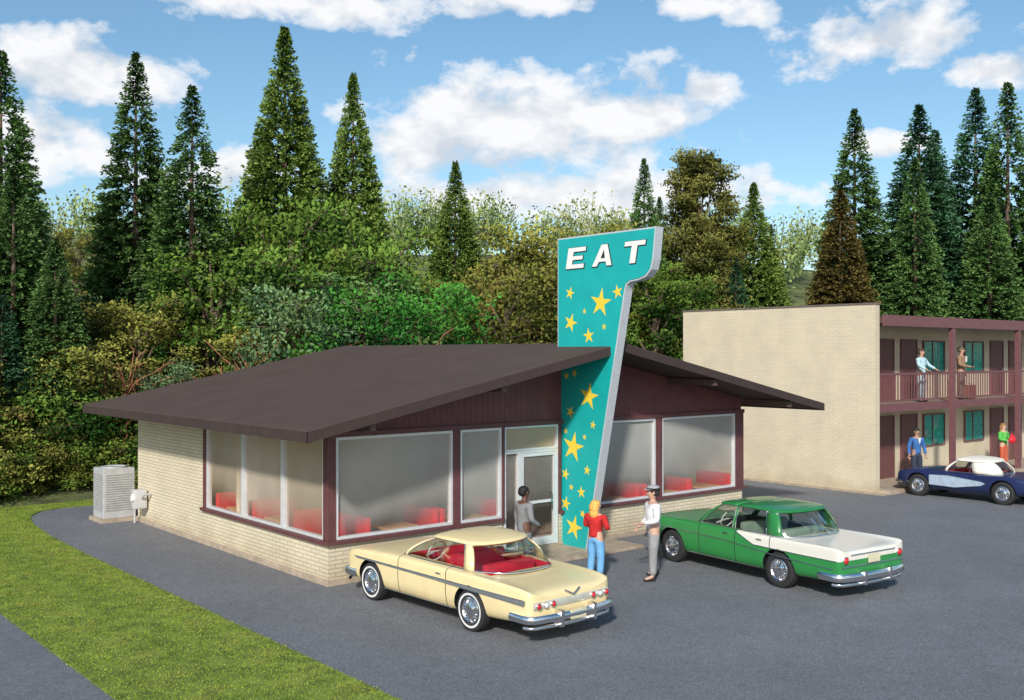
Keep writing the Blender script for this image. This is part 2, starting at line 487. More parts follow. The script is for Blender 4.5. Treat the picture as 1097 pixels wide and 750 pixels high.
GRASS = foliage('grass_blades', (.08, .15, .018), (.36, .42, .06), hue=(.27, .27, .055), amp=.45)
me = quads('grass', C, T, [GRASS], 3.0)
o = bpy.data.objects.new('grass', me); COL.objects.link(o); o['kind'] = 'stuff'
o['label'] = 'short mottled green lawn grass beside the asphalt'; o['category'] = 'grass'

# ------------------------------------------------------------ diner
W, D = 12.5, 9.78
RL, RR, RC, RY0, RY1 = -1.25, 14.0, 6.38, -1.5, 10.15
EB, RB_, TH = 2.88, 4.42, .17
def under(x): return EB + (RB_-EB)*((x-RL)/(RC-RL) if x < RC else (RR-x)/(RR-RC))
din = thing('diner', (0, 0, 0), 0, 'low cream brick diner with wide dark brown gable roof', 'diner')
B('foundation', CONC, din, -.05, W+.05, -.05, D+.05, 0.0, .12, bevel=.01)
mb = MB()
mb.box(0, 4.22, 0, .2, .12, .8); mb.box(5.88, W, 0, .2, .12, .8)
mb.box(0, .2, .2, D-.2, .12, .8)
mb.box(0, .2, 5.6, D-.2, .8, under(0)-.01)
mb.prism([(0, .12), (W, .12), (W, under(W)-.02), (RC, 4.37), (0, under(0)-.02)], 'y', D-.2, D)
mb.box(W-.2, W, .2, D-.2, .12, under(W)-.02)
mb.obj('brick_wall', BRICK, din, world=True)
mb = MB()
mb.prism([(.0, 2.86), (W, 2.86), (W, under(W)-.01), (RC, 4.41), (0, under(0)-.01)], 'y', .03, .17)
mb.obj('siding', SIDING, din, world=True)
mb = MB()
for a, b in ((-.03, .15), (2.9, 3.08), (4.2, 4.27), (5.84, 5.92), (9.08, 9.3), (12.2, W+.03)):
    mb.box(a, b, -.03, .15, .84, 2.78)
mb.box(-.05, W+.05, -.05, .17, 2.78, 2.875)
mb.box(-.05, .13, .171, 5.62, 2.78, 3.1)
mb.box(-.03, .15, 5.47, 5.62, .84, 2.779)
mb.box(-.09, 4.24, -.09, .1, .77, .84); mb.box(5.86, W+.09, -.09, .1, .77, .84)
mb.box(-.09, .1, .1, 5.66, .77, .84)
mb.obj('window_trim', MAROON, din, bevel=.006, world=True)
B('interior_wall', INWALL, din, (.2, W-.2, 4.2, 4.35, .12, 3.1))
B('interior_floor', M('floor_tile', (.5, .42, .34), .5), din, (.21, W-.21, .21, 4.19, .121, .128))
def win(x0, x1, z0, z1, side=False, mat=None, t=.055):
    g_ = MB(); f = MB()
    def bx(m, a0, a1, b0, b1, c0, c1):
        if side: m.box(b0, b1, a0, a1, c0, c1)
        else: m.box(a0, a1, b0, b1, c0, c1)
    if side: g_.add([(.055, x0+.02, z0+.02), (.055, x1-.02, z0+.02), (.055, x1-.02, z1-.02), (.055, x0+.02, z1-.02)], [(0, 1, 2, 3)])
    else: g_.add([(x0+.02, .055, z0+.02), (x1-.02, .055, z0+.02), (x1-.02, .055, z1-.02), (x0+.02, .055, z1-.02)], [(0, 1, 2, 3)])
    go = g_.obj('window', mat or (HAZEW if side else HAZE), din, world=True)
    bx(f, x0, x0+t, -.012, .1, z0, z1); bx(f, x1-t, x1, -.012, .1, z0, z1)
    bx(f, x0+t, x1-t, -.012, .1, z0, z0+t); bx(f, x0+t, x1-t, -.012, .1, z1-t, z1)
    f.obj('frame', SILVER, go, bevel=.004, world=True)
win(.155, 2.895, .845, 2.775); win(3.085, 4.195, .845, 2.775)
win(6.6, 9.075, .845, 2.775); win(9.305, 12.195, .845, 2.775)
win(.155, 1.8, .845, 2.775, True); win(1.82, 3.6, .845, 2.775, True); win(3.62, 5.465, .845, 2.775, True)
win(4.275, 5.835, 2.24, 2.775, mat=HAZEW, t=.045); win(4.275, 4.7, .13, 2.235, mat=HAZED, t=.045)
B('window_trim', MAROON, din, (5.93, 6.59, .02, .15, .84, 2.78))
mb = MB()
x0, x1, z0, z1 = 4.76, 5.78, .13, 2.18
mb.box(x0, x0+.07, 0, .07, z0, z1); mb.box(x1-.07, x1, 0, .07, z0, z1)
mb.box(x0+.07, x1-.07, 0, .07, z0, z0+.18); mb.box(x0+.07, x1-.07, 0, .07, z1-.08, z1); mb.box(x0+.07, x1-.07, 0, .07, 1.06, 1.12)
mb.box(4.703, 4.755, -.01, .1, .125, 2.235); mb.box(5.785, 5.835, -.01, .1, .125, 2.235); mb.box(4.755, 5.785, -.01, .1, 2.183, 2.235)
door = mb.obj('door', SILVER, din, bevel=.004, world=True)
mb = MB(); mb.add([(4.81, .035, .25), (5.73, .035, .25), (5.73, .035, 2.13), (4.81, .035, 2.13)], [(0, 1, 2, 3)]); mb.obj('glass', HAZED, door, world=True)
mb = MB(); mb.tube([(5.6, -.05, .95), (5.6, -.05, 1.3)], .015); mb.tube([(5.6, -.05, .97), (5.6, .02, .97)], .01); mb.tube([(5.6, -.05, 1.28), (5.6, .02, 1.28)], .01)
mb.obj('handle', CHROME, door, world=True)
mb = MB()
mb.prism([(RL, EB), (RL, EB+TH), (RC, RB_+TH), (RR, EB+TH), (RR, EB), (RC, RB_)], 'y', RY0, RY1)
roof = mb.obj('roof', ROOF, din, bevel=.012, world=True)
mb = MB()
for xx in (RL-.02, RR-.005):
    mb.box(xx, xx+.025, RY0-.02, RY1+.02, EB-.03, EB+TH-.015)
for sgn in (0, 1):
    X0, X1 = (RL-.02, RC) if sgn == 0 else (RR+.02, RC)
    for yy in (RY0-.022, RY1-.003):
        mb.prism([(X0, EB-.03), (X0, EB+TH-.015), (X1, RB_+TH-.02), (X1, RB_-.03)], 'y', yy, yy+.025)
mb.obj('fascia', M('fascia_brown', (.055, .038, .035), .7, spec=.3), roof, world=True)
BEAM = M('beam_brown', (.11, .07, .062), .6)
for xb in (.10, 3.11, 9.65, 12.66):
    zu = min(under(xb-.08), under(xb+.08))
    B('beam', BEAM, roof, (xb-.06, xb+.06, -1.40, .025, zu-.15, zu-.003))
B('landing', CONC, din, 4.55, 7.3, -1.25, -.051, .009, .075, bevel=.01)

bm_ = MB(); bm_.box(0, .5, 0, 1.15, .13, .5); bm_.box(0, .12, 0, 1.15, .5, 1.16)
bench_me = bm_.mesh('booth_seat', [RED], bevel=.03)
tm = MB(); tm.box(0, .75, 0, 1.1, .84, .89); tm.box(.33, .42, .5, .6, .15, .84); tm.box(.15, .6, .35, .75, .13, .15)
table_me = tm.mesh('dining_table', [TABLE], bevel=.01)
def inst(name, me, loc, rot, label, cat, group):
    ob = bpy.data.objects.new(name, me); ob.location = loc; ob.rotation_euler = (0, 0, rot)
    COL.objects.link(ob); ob['label'] = label; ob['category'] = cat; ob['group'] = group
for bx_ in (.95, 2.75, 7.0, 8.9, 10.6):
    inst('booth_seat', bench_me, (bx_, .2, 0), 0, 'red vinyl booth seat by the diner window', 'booth', 'booth seats in the diner')
    inst('booth_seat', bench_me, (bx_+1.75, 1.35, 0), math.pi, 'red vinyl booth seat by the diner window', 'booth', 'booth seats in the diner')
    inst('dining_table', table_me, (bx_+.5, .2, 0), 0, 'tan table between red booth seats', 'table', 'tables in the diner')
for by_ in (1.9, 3.75):
    inst('booth_seat', bench_me, (1.37, by_, 0), R(90), 'red vinyl booth seat by the side window', 'booth', 'booth seats in the diner')
    inst('booth_seat', bench_me, (.22, by_+1.75, 0), R(-90), 'red vinyl booth seat by the side window', 'booth', 'booth seats in the diner')
    inst('dining_table', table_me, (1.37, by_+.5, 0), R(90), 'tan table between red booth seats', 'table', 'tables in the diner')

# ------------------------------------------------------------ sign
sg = thing('diner_sign', (6.08, -.4, 0), 0, 'tall tapering teal pylon sign with yellow stars reading EAT', 'sign')
prof = [(.16, 0.01), (.16, 6.95), (-2.80, 6.95), (-2.72, 6.28), (-2.66, 6.08), (-2.52, 5.94), (-2.3, 5.88), (-2.08, 5.86), (-1.97, 5.8), (-1.93, 5.68), (-.76, .01)]
mb = MB(); mb.prism(prof, 'x', 5.98, 6.2); panel = mb.obj('sign_panel', SPECK, sg, world=True)
mb = MB(); ip = offset_poly(prof, -.035); mb.prism(ip, 'x', 5.966, 5.979); mb.prism(ip, 'x', 6.201, 6.214)
face = mb.obj('sign_face', TEAL, sg, world=True)
def star(cu, cz, r, rot):
    return [(-(cu + (r if i % 2 == 0 else r*.35)*math.sin(rot+i*math.pi/5)), cz + (r if i % 2 == 0 else r*.35)*math.cos(rot+i*math.pi/5)) for i in range(10)]
for cu, cz, r, ro in [(.26,5.70,.15,.3),(1.22,5.45,.33,.15),(1.72,5.66,.16,-.2),(.28,5.04,.22,.35),(.85,4.74,.18,-.1),(1.32,4.93,.08,.2),(.72,5.28,.07,0),(.40,3.92,.10,.3),(.85,3.42,.31,.2),
                     (.14,3.86,.10,-.1),(.27,3.05,.14,.4),(.36,2.28,.35,.2),(.80,1.80,.12,.1),(.11,1.66,.14,.3),(.12,1.0,.17,.2),(.62,1.3,.14,-.1),(.38,.50,.28,.25),(.98,2.80,.10,.2),(.66,.83,.10,.4),
                     (.12,2.62,.08,.1),(.72,2.52,.07,.3),(.30,1.38,.08,.2)]:
    mb = MB(); mb.prism(star(cu, cz, r, ro), 'x', 5.962, 5.9655); mb.obj('star', STARY, sg, world=True)
LET = {'E': [(0,0),(1,0),(1,.20),(.32,.20),(.32,.41),(.88,.41),(.88,.59),(.32,.59),(.32,.80),(1,.80),(1,1),(0,1)],
       'A': [(0,0),(.26,0),(.34,.2),(.71,.2),(.79,0),(1.05,0),(.68,1),(.37,1)],
       'T': [(.37,0),(.66,0),(.66,.79),(1.04,.79),(1.04,1),(0,1),(0,.79),(.37,.79)]}
for ch, u0 in (('E', .13), ('A', .96), ('T', 1.86)):
    def tr(p): return (-(u0 + .56*(p[0]+.16*p[1])), 6.24 + .46*p[1])
    P = [tr(p) for p in LET[ch]]
    mw, mk = MB(), MB()
    mw.prism(P, 'x', 5.957, 5.9605)
    O = offset_poly(P, .018)
    mk.prism([(a-.010, b-.008) for a, b in O], 'x', 5.961, 5.9648)
    if ch == 'A':
        mk.prism([tr(p) for p in [(.42,.36),(.64,.36),(.535,.76)]], 'x', 5.954, 5.9568)
    lo = mw.obj('letter', WHITE, sg, world=True)
    mk.obj('outline', BLACK, lo, world=True)

# ------------------------------------------------------------ motel
X0, X1, YF, YW, YB, ZD = 19.15, 44.0, 0.0, 1.45, 7.66, 2.74
mo = thing('motel', (X0, YF, 0), 0, 'two storey cream brick motel with maroon balcony and columns', 'motel')
mb = MB(); mb.box(X0, X0+.25, YF, YB, 0, 5.88)
mb.box(X0+.25, X1, YW, YW+.2, 0, 5.3); mb.box(X0+.25, X1, YB-.2, YB, 0, 5.5); mb.box(X1-.2, X1, YW+.2, YB-.2, 0, 5.5)
mb.obj('brick_wall', BRICK2, mo, world=True)
B('coping', M('coping_metal', (.16, .13, .11), .5), mo, (X0-.03, X0+.28, YF-.03, YB+.03, 5.881, 5.93))
B('roof', ROOF, mo, (X0+.251, X1+.3, YF-.1, YB+.1, 5.30, 5.5))
MAR2 = M('balcony_maroon', (.17, .07, .075), .5, var=.12)
B('fascia', MAR2, mo, (X0+.252, X1+.3, YF-.16, YF-.101, 5.22, 5.56))
B('balcony_floor', CONC, mo, (X0+.251, X1, YF+.06, YW-.002, ZD-.16, ZD))
B('beam', MAR2, mo, (X0+.251, X1, YF-.0, YF+.058, ZD-.22, ZD+.03))
mb = MB()
xs = X0+.25
cols = [X0+4.75+5*i for i in range(5)]
mb.box(xs, X1, YF+.0, YF+.05, ZD+.93, ZD+1.0); mb.box(xs, X1, YF+.0, YF+.05, ZD+.1, ZD+.15)
xx = xs+.1
while xx < X1:
    mb.box(xx, xx+.035, YF+.01, YF+.04, ZD+.15, ZD+.93); xx += .17
mb.obj('railing', MAR2, mo, world=True)
for c in cols:
    B('column', MAR2, mo, (c-.11, c+.11, YF-.14, YF-.002, .12, 5.22))
B('walkway', CONC, mo, (X0+.251, X1, -.35, YW-.002, .0, .13), bevel=.01)
B('walkway', CONC, mo, (X0-.1, X0-.003, -.35, YB, .0, .06))
DOORM = M('door_maroon', (.15, .06, .055), .5)
CURT = M('teal_curtain', (.02, .42, .33), .6, var=.45, ns=9)
MGL = clear_glass('motel_glass', (.9, .95, .95), .05)
def mdoor(x, z):
    d = B('door', DOORM, mo, (x, x+.95, YW-.05, YW-.003, z, z+2.05), bevel=.008)
    B('frame', MAR2, d, (x-.07, x-.002, YW-.07, YW-.002, z, z+2.12), (x+.952, x+1.02, YW-.07, YW-.002, z, z+2.12), (x-.002, x+.952, YW-.07, YW-.002, z+2.053, z+2.12))
    h = MB(); h.ball((x+.86, YW-.09, z+1.0), .035); h.obj('handle', CHROME, d, world=True)
def mwin(x, z, w_=1.55):
    mb = MB(); mb.add([(x+.05, YW-.035, z+.05), (x+w_-.05, YW-.035, z+.05), (x+w_-.05, YW-.035, z+1.1), (x+.05, YW-.035, z+1.1)], [(0, 1, 2, 3)])
    wn = mb.obj('window', MGL, mo, world=True)
    B('curtain', CURT, wn, (x+.02, x+w_*.42, YW-.025, YW-.005, z+.03, z+1.12), (x+w_*.46, x+w_-.02, YW-.025, YW-.005, z+.03, z+1.12))
    B('frame', MAR2, wn, (x, x+.05, YW-.07, YW-.002, z, z+1.15), (x+w_-.05, x+w_, YW-.07, YW-.002, z, z+1.15),
      (x+.05, x+w_-.05, YW-.07, YW-.002, z, z+.05), (x+.05, x+w_-.05, YW-.07, YW-.002, z+1.1, z+1.15), (x+w_*.42, x+w_*.42+.04, YW-.06, YW-.028, z+.05, z+1.1))
for z in (.13, ZD):
    for x in (21.75, 23.3, 30.0, 31.6, 38): mdoor(x, z)
    for x in (24.75, 27.8, 33.0, 36.0): mwin(x, z+.93)

# ------------------------------------------------------------ utility things by the diner
ax_, ay_ = -.42, 10.35
ac = thing('air_conditioner', (ax_, ay_, 0), 0, 'grey metal condenser unit standing by the diner wall', 'air conditioner')
B('casing', GREY, ac, (ax_-.4, ax_+.4, ay_-.4, ay_+.4, .1, 1.38), bevel=.02)
B('plinth', CONC, ac, (ax_-.48, ax_+.48, ay_-.48, ay_+.48, .0, .1))
mb = MB()
for i in range(16):
    z = .3+i*.06
    mb.box(ax_-.412, ax_-.401, ay_-.33, ay_+.33, z, z+.02); mb.box(ax_-.33, ax_+.33, ay_-.412, ay_-.401, z, z+.02)
mb.obj('grille', M('grille_grey', (.3, .3, .3), .5), ac, world=True)
mb = MB(); mb.lathe([(1.38, .32), (1.41, .32), (1.41, .27), (1.39, .25), (1.39, .02)], (ax_, ay_, 0), 'z'); mb.obj('fan_guard', GREY, ac, world=True, smooth=30)
gm = thing('gas_meter', (-.2, 9.2, 0), 0, 'small grey gas meter with pipes on the brick wall', 'meter')
mb = MB(); mb.tube([(-.2, 9.45, 0.01), (-.2, 9.45, .55), (-.2, 9.3, .7)], .03); mb.tube([(-.2, 8.95, .7), (-.2, 8.8, .8), (-.01, 8.8, .8)], .03); mb.obj('pipe', GREY, gm, world=True, smooth=40)
mb = MB(); mb.box(-.36, -.05, 8.97, 9.28, .42, .9); mb.obj('meter_body', M('meter_grey', (.55, .55, .55), .45), gm, bevel=.05, world=True, smooth=40)
mb = MB(); mb.lathe([(-.40, .001), (-.40, .09), (-.36, .1)], (0, 9.12, .7), 'x'); mb.obj('dial', WHITE, gm, world=True, smooth=40)

# ------------------------------------------------------------ cars
def evaluated(ob):
    bpy.context.view_layer.update()
    dg = bpy.context.evaluated_depsgraph_get()
    return bpy.data.meshes.new_from_object(ob.evaluated_get(dg))
def car_body(st, wy, wr, cabin, mats, par, flat=.74):
    vs = []
    for (y, w_, zb, zs, zt) in st:
        half = [(0, zb), (w_-.16, zb), (w_-.04, zb+.05), (w_, zb+(zs-zb)*.45), (w_-.008, zs-.07), (w_-.022, zs), (w_-.10, zs+(zt-zs)*.6), (w_*flat, zt), (0, zt+.012)]
        ring = half + [(-a, b) for a, b in half[-2:0:-1]]
        vs += [(a, y, b) for a, b in ring]
    n = 16; k = len(st)
    fs = [(i*n+j, i*n+(j+1) % n, (i+1)*n+(j+1) % n, (i+1)*n+j) for i in range(k-1) for j in range(n)]
    fs += [tuple(range(n)), tuple(range((k-1)*n, k*n))[::-1]]
    mb = MB(); mb.add(vs, fs)
    me = mb.mesh('tmp', mats)
    ob = bpy.data.objects.new('tmp', me); COL.objects.link(ob)
    s = ob.modifiers.new('s', 'SUBSURF'); s.levels = 2; s.render_levels = 2
    tmp = []
    wm = max(q[1] for q in st)
    def cut(mb_, idx):
        mb_.m = [idx]*len(mb_.f)
        c = bpy.data.objects.new('cut', mb_.mesh('cut', mats)); COL.objects.link(c); c.hide_render = True
        b = ob.modifiers.new('b', 'BOOLEAN'); b.operation = 'DIFFERENCE'; b.solver = 'EXACT'; b.object = c
        tmp.append(c)
    for yy in wy:
        for sx in (-1, 1):
            c = MB(); a0, a1 = sorted((sx*(wm-.34), sx*(wm+.2)))
            c.lathe([(a0, .001), (a0, wr), (a1, wr), (a1, .001)], (0, yy, wr-.04), 'x', 32)
            cut(c, 1)
    c = MB(); c.box(-cabin[2], cabin[2], cabin[0], cabin[1], cabin[3], 2.0); cut(c, 2)
    me2 = evaluated(ob)
    for t in tmp: bpy.data.objects.remove(t)
    bpy.data.objects.remove(ob)
    me2.name = 'body'
    me2.polygons.foreach_set('use_smooth', [True]*len(me2.polygons)); me2.set_sharp_from_angle(angle=R(38))
    o = bpy.data.objects.new('body', me2); link(o, par)
    return o
def dens(h, k):
    P = [(-h[1][0], h[1][1])] + h + [(-h[-2][0], h[-2][1])]
    out = []
    for i in range(1, len(P)-2):
        p0, p1, p2, p3 = P[i-1], P[i], P[i+1], P[i+2]
        for q in range(k):
            t = q/k
            out.append(tuple(.5*((2*p1[c]) + (-p0[c]+p2[c])*t + (2*p0[c]-5*p1[c]+4*p2[c]-p3[c])*t*t + (-p0[c]+3*p1[c]-3*p2[c]+p3[c])*t**3) for c in (0, 1)))
    return out + [h[-1]]
def greenhouse(bot, top, zB, zT, tags, paintm, par, crown=.06, bulge=.025, rp=2.4, lip=.04):
    K = 3
    bot, top = dens(bot, K), dens(top, K); tags = [t for t in tags for _ in range(K)]
    def ring(h): return h + [(-a, b) for a, b in h[-2:0:-1]]
    RB, RT = ring(bot), ring(top); tg = tags + tags[::-1]
    m = len(RB)
    zTs = [zT(p[1]) if callable(zT) else zT for p in RT]
    cy = (max(p[1] for p in RT)+min(p[1] for p in RT))/2
    vB = [(p[0], p[1], zB) for p in RB]; vT = [(p[0], p[1], z) for p, z in zip(RT, zTs)]
    def lerp(t):
        b = 4*t*(1-t)*bulge
        return [(a[0]*(1-t)+c[0]*t + b*max(-1, min(1, a[0]*3)), (a[1]*(1-t)+c[1]*t) + b*2*max(-1, min(1, (a[1]-cy)*1.2)), a[2]*(1-t)+c[2]*t) for a, c in zip(vB, vT)]
    rows = [vB, lerp(.25), lerp(.5), lerp(.75), vT]
    NR = len(rows)-1
    rf = MB(); vs = []
    for rw in rows: vs += rw
    fsz = [1.02, 1.0, .96, .9, .8, .66, .46, .24]
    for q_, f in enumerate(fsz):
        if q_ < 2: vs += [(p[0]*f, cy+(p[1]-cy)*f, z + (lip*.45, lip)[q_]) for p, z in zip(RT, zTs)]
        else: vs += [(p[0]*f, cy+(p[1]-cy)*f, z + lip + (max(zTs)-z)*(1-f)**.8 + crown*(1-f**rp)) for p, z in zip(RT, zTs)]
    vs.append((0, cy, max(zTs)+crown+lip))
    fs = []
    for i in range(m):
        j = (i+1) % m
        if tg[i] in 'P':
            for q in range(NR): fs.append((q*m+i, q*m+j, (q+1)*m+j, (q+1)*m+i))
        for q in range(NR, NR+len(fsz)): fs.append((q*m+i, q*m+j, (q+1)*m+j, (q+1)*m+i))
        L = NR+len(fsz)
        fs.append((L*m+i, L*m+j, (L+1)*m))
    rf.add(vs, fs)
    ro = rf.obj('roof', paintm, par, smooth=70)
    so_ = ro.modifiers.new('solid', 'SOLIDIFY'); so_.thickness = .02; so_.offset = 1
    groups = {}
    for i in range(m):
        j = (i+1) % m
        t = tg[i]
        if t == 'P': continue
        side = 'L' if (RB[i][0]+RB[j][0]) < 0 else 'R'
        key = t if t in 'WB' else t+side
        for q in range(NR):
            groups.setdefault(key, []).append((rows[q][i], rows[q][j], rows[q+1][j], rows[q+1][i]))
    for key, qs in groups.items():
        g_ = MB()
        for q in qs: g_.add(q, [(0, 1, 2, 3)])
        nm = {'W': 'windshield', 'B': 'rear_window'}.get(key[0], 'side_window')
        me = g_.mesh(nm, [GLASS])
        bm = bmesh.new(); bm.from_mesh(me); bmesh.ops.remove_doubles(bm, verts=bm.verts, dist=1e-4); bm.to_mesh(me); bm.free()
        me.polygons.foreach_set('use_smooth', [True]*len(me.polygons))
        link(bpy.data.objects.new(nm, me), par)
    t = MB(); t.tube([(p[0]*1.01, p[1], p[2]+.012) for p in vB+[vB[0]]], .013, 6); t.tube([(p[0]*1.03, cy+(p[1]-cy)*1.01, p[2]+.0) for p in vT+[vT[0]]], .009, 6)
    for i in range(m):
        if tg[i] != tg[i-1]:
            o_ = Vector((vB[i][0], 0, 0)).normalized()*.014
            t.tube([Vector(rows[q][i])+o_ for q in range(NR+1)], .008, 6)
    t.obj('window_trim', CHROME, par, smooth=60)
wr_ = .335
def wheel_meshes(ww):
    wm_ = MB()
    prof = [(-.10, .20), (-.10, .30), (-.085, wr_-.012), (-.06, wr_), (.06, wr_), (.085, wr_-.012), (.098, .295), (.101, .272), (.1, .238), (.085, .205)]
    wm_.lathe(prof, mis=[0, 0, 0, 0, 0, 0, 0, 1 if ww else 0, 0], n=40)
    t = wm_.mesh('wheel', [RUBBER, WWALL], smooth=35)
    r = MB(); r.lathe([(.06, .21), (.088, .205), (.095, .19), (.07, .165), (.075, .13), (.1, .09), (.11, .04), (.112, .001)], n=32)
    for k in range(16):
        a = k*math.pi/8
        r.tube([(.085, .1*math.cos(a), .1*math.sin(a)), (.08, .17*math.cos(a), .17*math.sin(a))], .008, 5)
    r.lathe([(-.09, .001), (-.09, .2), (.05, .2), (.05, .001)], n=24)
    return t, r.mesh('rim', [CHROME], smooth=40)
WWS = {True: wheel_meshes(True), False: wheel_meshes(False)}
def wheels(par, ys, tx, ww=False):
    for y in ys:
        for sx in (-1, 1):
            o = bpy.data.objects.new('wheel', WWS[ww][0]); link(o, par); o.location = (sx*tx, y, wr_)
            if sx < 0: o.rotation_euler = (0, 0, math.pi)
            r = bpy.data.objects.new('rim', WWS[ww][1]); link(r, o)
def strips(name, mat, par, pts, r, sq=(1, 1), n=8):
    for p in pts:
        mb = MB(); mb.tube(p, r, n, 0, sq); mb.obj(name, mat, par, smooth=50)
def bumper(par, y, w_, z, back, h=.075, th=.05):
    s = -1 if back else 1
    path = [(-w_-.02, y-s*.42, z), (-w_-.03, y-s*.12, z), (-w_-.005, y-s*.03, z), (-w_*.93, y+s*.03, z), (-w_*.5, y+s*.085, z), (0, y+s*.1, z), (w_*.5, y+s*.085, z), (w_*.93, y+s*.03, z), (w_+.005, y-s*.03, z), (w_+.03, y-s*.12, z), (w_+.02, y-s*.42, z)]
    mb = MB(); mb.tube(path, 1.0, 8, 0, (th, h))
    mb.tube([(p[0]*.97, p[1]-s*.03, z-.13) for p in path[1:-1]], 1.0, 8, 0, (th*.6, h*.45))
    for sx in (-1, 1): mb.box(sx*.35-.03, sx*.35+.03, min(y-s*.02, y+s*.15), max(y-s*.02, y+s*.15), z-.15, z+.1)
    mb.obj('bumper', CHROME, par, smooth=50)
def lamp(name, par, x, y, z, r, mat, s):
    mb = MB(); mb.lathe([(-s*.03, r), (s*.03, r*.9), (s*.045, r*.5), (s*.05, .001)], (x, y, z), 'y', 20)
    o = mb.obj(name, mat, par, smooth=60)
    rb = MB(); rb.lathe([(-s*.04, r*1.18), (s*.02, r*1.15), (s*.025, r*1.02), (0, r)], (x, y, z), 'y', 20); rb.obj('bezel', CHROME, o, smooth=40)
def seats(par, rows, mat):
    for y, hw, zt in rows:
        mb = MB(); mb.box(-hw, hw, y-.1, y+.45, .38, .6); mb.box(-hw, hw, y-.22, y-.06, .45, zt)
        mb.obj('seat', mat, par, bevel=.05, smooth=50)
def wheel_steer(par, y, z, mat):
    sm = MB(); sm.tube([(-.36+.18*math.cos(t), y-.08*math.sin(t), z+.17*math.sin(t)) for t in [i*math.pi/8 for i in range(17)]], .012, 6)
    sm.tube([(-.36, y, z), (-.36, y+.3, z-.12)], .02, 6); sm.tube([(-.53, y, z), (-.19, y, z)], .01, 5)
    sm.obj('steering_wheel', mat, par)
def plate(par, y, z, s):
    B('licence_plate', M('plate', (.66, .62, .42), .5), par, (-.16, .16, min(y, y+s*.015), max(y, y+s*.015), z, z+.14), world=False)

# cream-yellow coupe
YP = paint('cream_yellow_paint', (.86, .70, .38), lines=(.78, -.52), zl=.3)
yc = thing('car', (.98, -3.02, 0), R(2), 'cream yellow hardtop coupe with dark side stripe and red seats', 'car', 'cars parked nose in at the buildings')
st = [(2.47,.76,.40,.66,.69),(2.43,.86,.32,.76,.80),(2.25,.90,.27,.83,.86),(1.62,.92,.24,.87,.91),(.9,.925,.23,.89,.93),(.2,.925,.23,.89,.93),(-.6,.925,.23,.895,.915),
      (-1.1,.925,.24,.90,.90),(-1.7,.92,.27,.90,.865),(-2.15,.905,.30,.885,.835),(-2.40,.885,.34,.85,.80),(-2.47,.855,.39,.79,.75)]
car_body(st, (1.62, -1.1), .385, (-1.36, .82, .68, .36), [YP, BLACK, RED], yc)
bot = [(0,1.04),(.42,.98),(.69,.82),(.765,.72),(.79,-.2),(.785,-.84),(.755,-1.04),(.50,-1.48),(0,-1.60)]
top = [(0,.30),(.36,.27),(.54,.18),(.60,.10),(.64,-.28),(.615,-.66),(.57,-.80),(.34,-.90),(0,-.94)]
greenhouse(bot, top, .905, lambda y: 1.285-.07*(y+.3)**2, ['W','W','P','S','S','P','B','B'], YP, yc, crown=.075, bulge=.045, lip=.03)
wheels(yc, (1.62, -1.1), .80, True)
seats(yc, ((-.05, .60, 1.03), (-.88, .52, .98)), RED)
wheel_steer(yc, .42, .98, WHITE)
STRP = M('stripe_grey', (.17, .185, .19), .4)
for sx in (-1, 1):
    mb = MB(); xa, xb = sorted((sx*.88, sx*.921))
    mb.prism([(2.05, .718), (-.1, .690), (-.9, .668), (-2.36, .640), (-2.36, .70), (-.9, .712), (-.1, .715), (2.05, .727)], 'x', xa, xb)
    mb.obj('side_stripe', STRP, yc)
strips('chrome_strip', CHROME, yc, [[(s*.92, 2.1, .733), (s*.925, -.4, .722), (s*.912, -2.36, .708)] for s in (-1, 1)] + [[(s*.92, 2.05, .712), (s*.925, -.1, .683), (s*.925, -.9, .660), (s*.912, -2.36, .632)] for s in (-1, 1)]
      + [[(s*.90, 1.2, .30), (s*.90, -.7, .30)] for s in (-1, 1)], .007)
bumper(yc, -2.47, .87, .43, True, .065); bumper(yc, 2.47, .86, .42, False)
strips('tail_panel', M('tail_grey', (.60, .58, .5), .4, .2), yc, [[(-.8, -2.455, .62), (0, -2.475, .62), (.8, -2.455, .62)]], 1.0, (.02, .06))
for x in (.43, .58, .73):
    for s in (-1, 1): lamp('taillight', yc, s*x, -2.485, .62, .042, TAILRED if x != .58 else LAMPW, -1)
for x in (.5, .7):
    for s in (-1, 1): lamp('headlight', yc, s*x, 2.45, .62, .08, LAMPW, 1)
strips('emblem', CHROME, yc, [[(-.16, -2.465, .775), (0, -2.495, .70), (.16, -2.465, .775)]], .013)
strips('handle', CHROME, yc, [[(s*.93, -.4, .80), (s*.93, -.28, .80)] for s in (-1, 1)], .013)
plate(yc, -2.595, .36, -1)

# green and white sedan
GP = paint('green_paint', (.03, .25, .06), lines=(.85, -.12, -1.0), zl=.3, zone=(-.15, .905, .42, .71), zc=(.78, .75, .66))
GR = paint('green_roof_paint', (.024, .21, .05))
gc = thing('car', (7.35, -4.4, 0), R(-6), 'green and white four door sedan with round taillights', 'car', 'cars parked nose in at the buildings')
st = [(2.52,.84,.38,.68,.72),(2.50,.90,.31,.82,.87),(2.35,.925,.27,.885,.915),(1.66,.938,.25,.91,.935),(.95,.938,.24,.915,.94),(.2,.938,.24,.915,.935),(-.6,.938,.24,.92,.925),
      (-1.2,.938,.25,.93,.91),(-1.8,.938,.27,.945,.895),(-2.40,.935,.30,.955,.875),(-2.55,.93,.33,.945,.86),(-2.585,.91,.38,.90,.83)]
car_body(st, (1.66, -1.2), .385, (-1.2, 1.0, .72, .36), [GP, BLACK, M('dark_cloth', (.06, .08, .06), .8)], gc, .80)
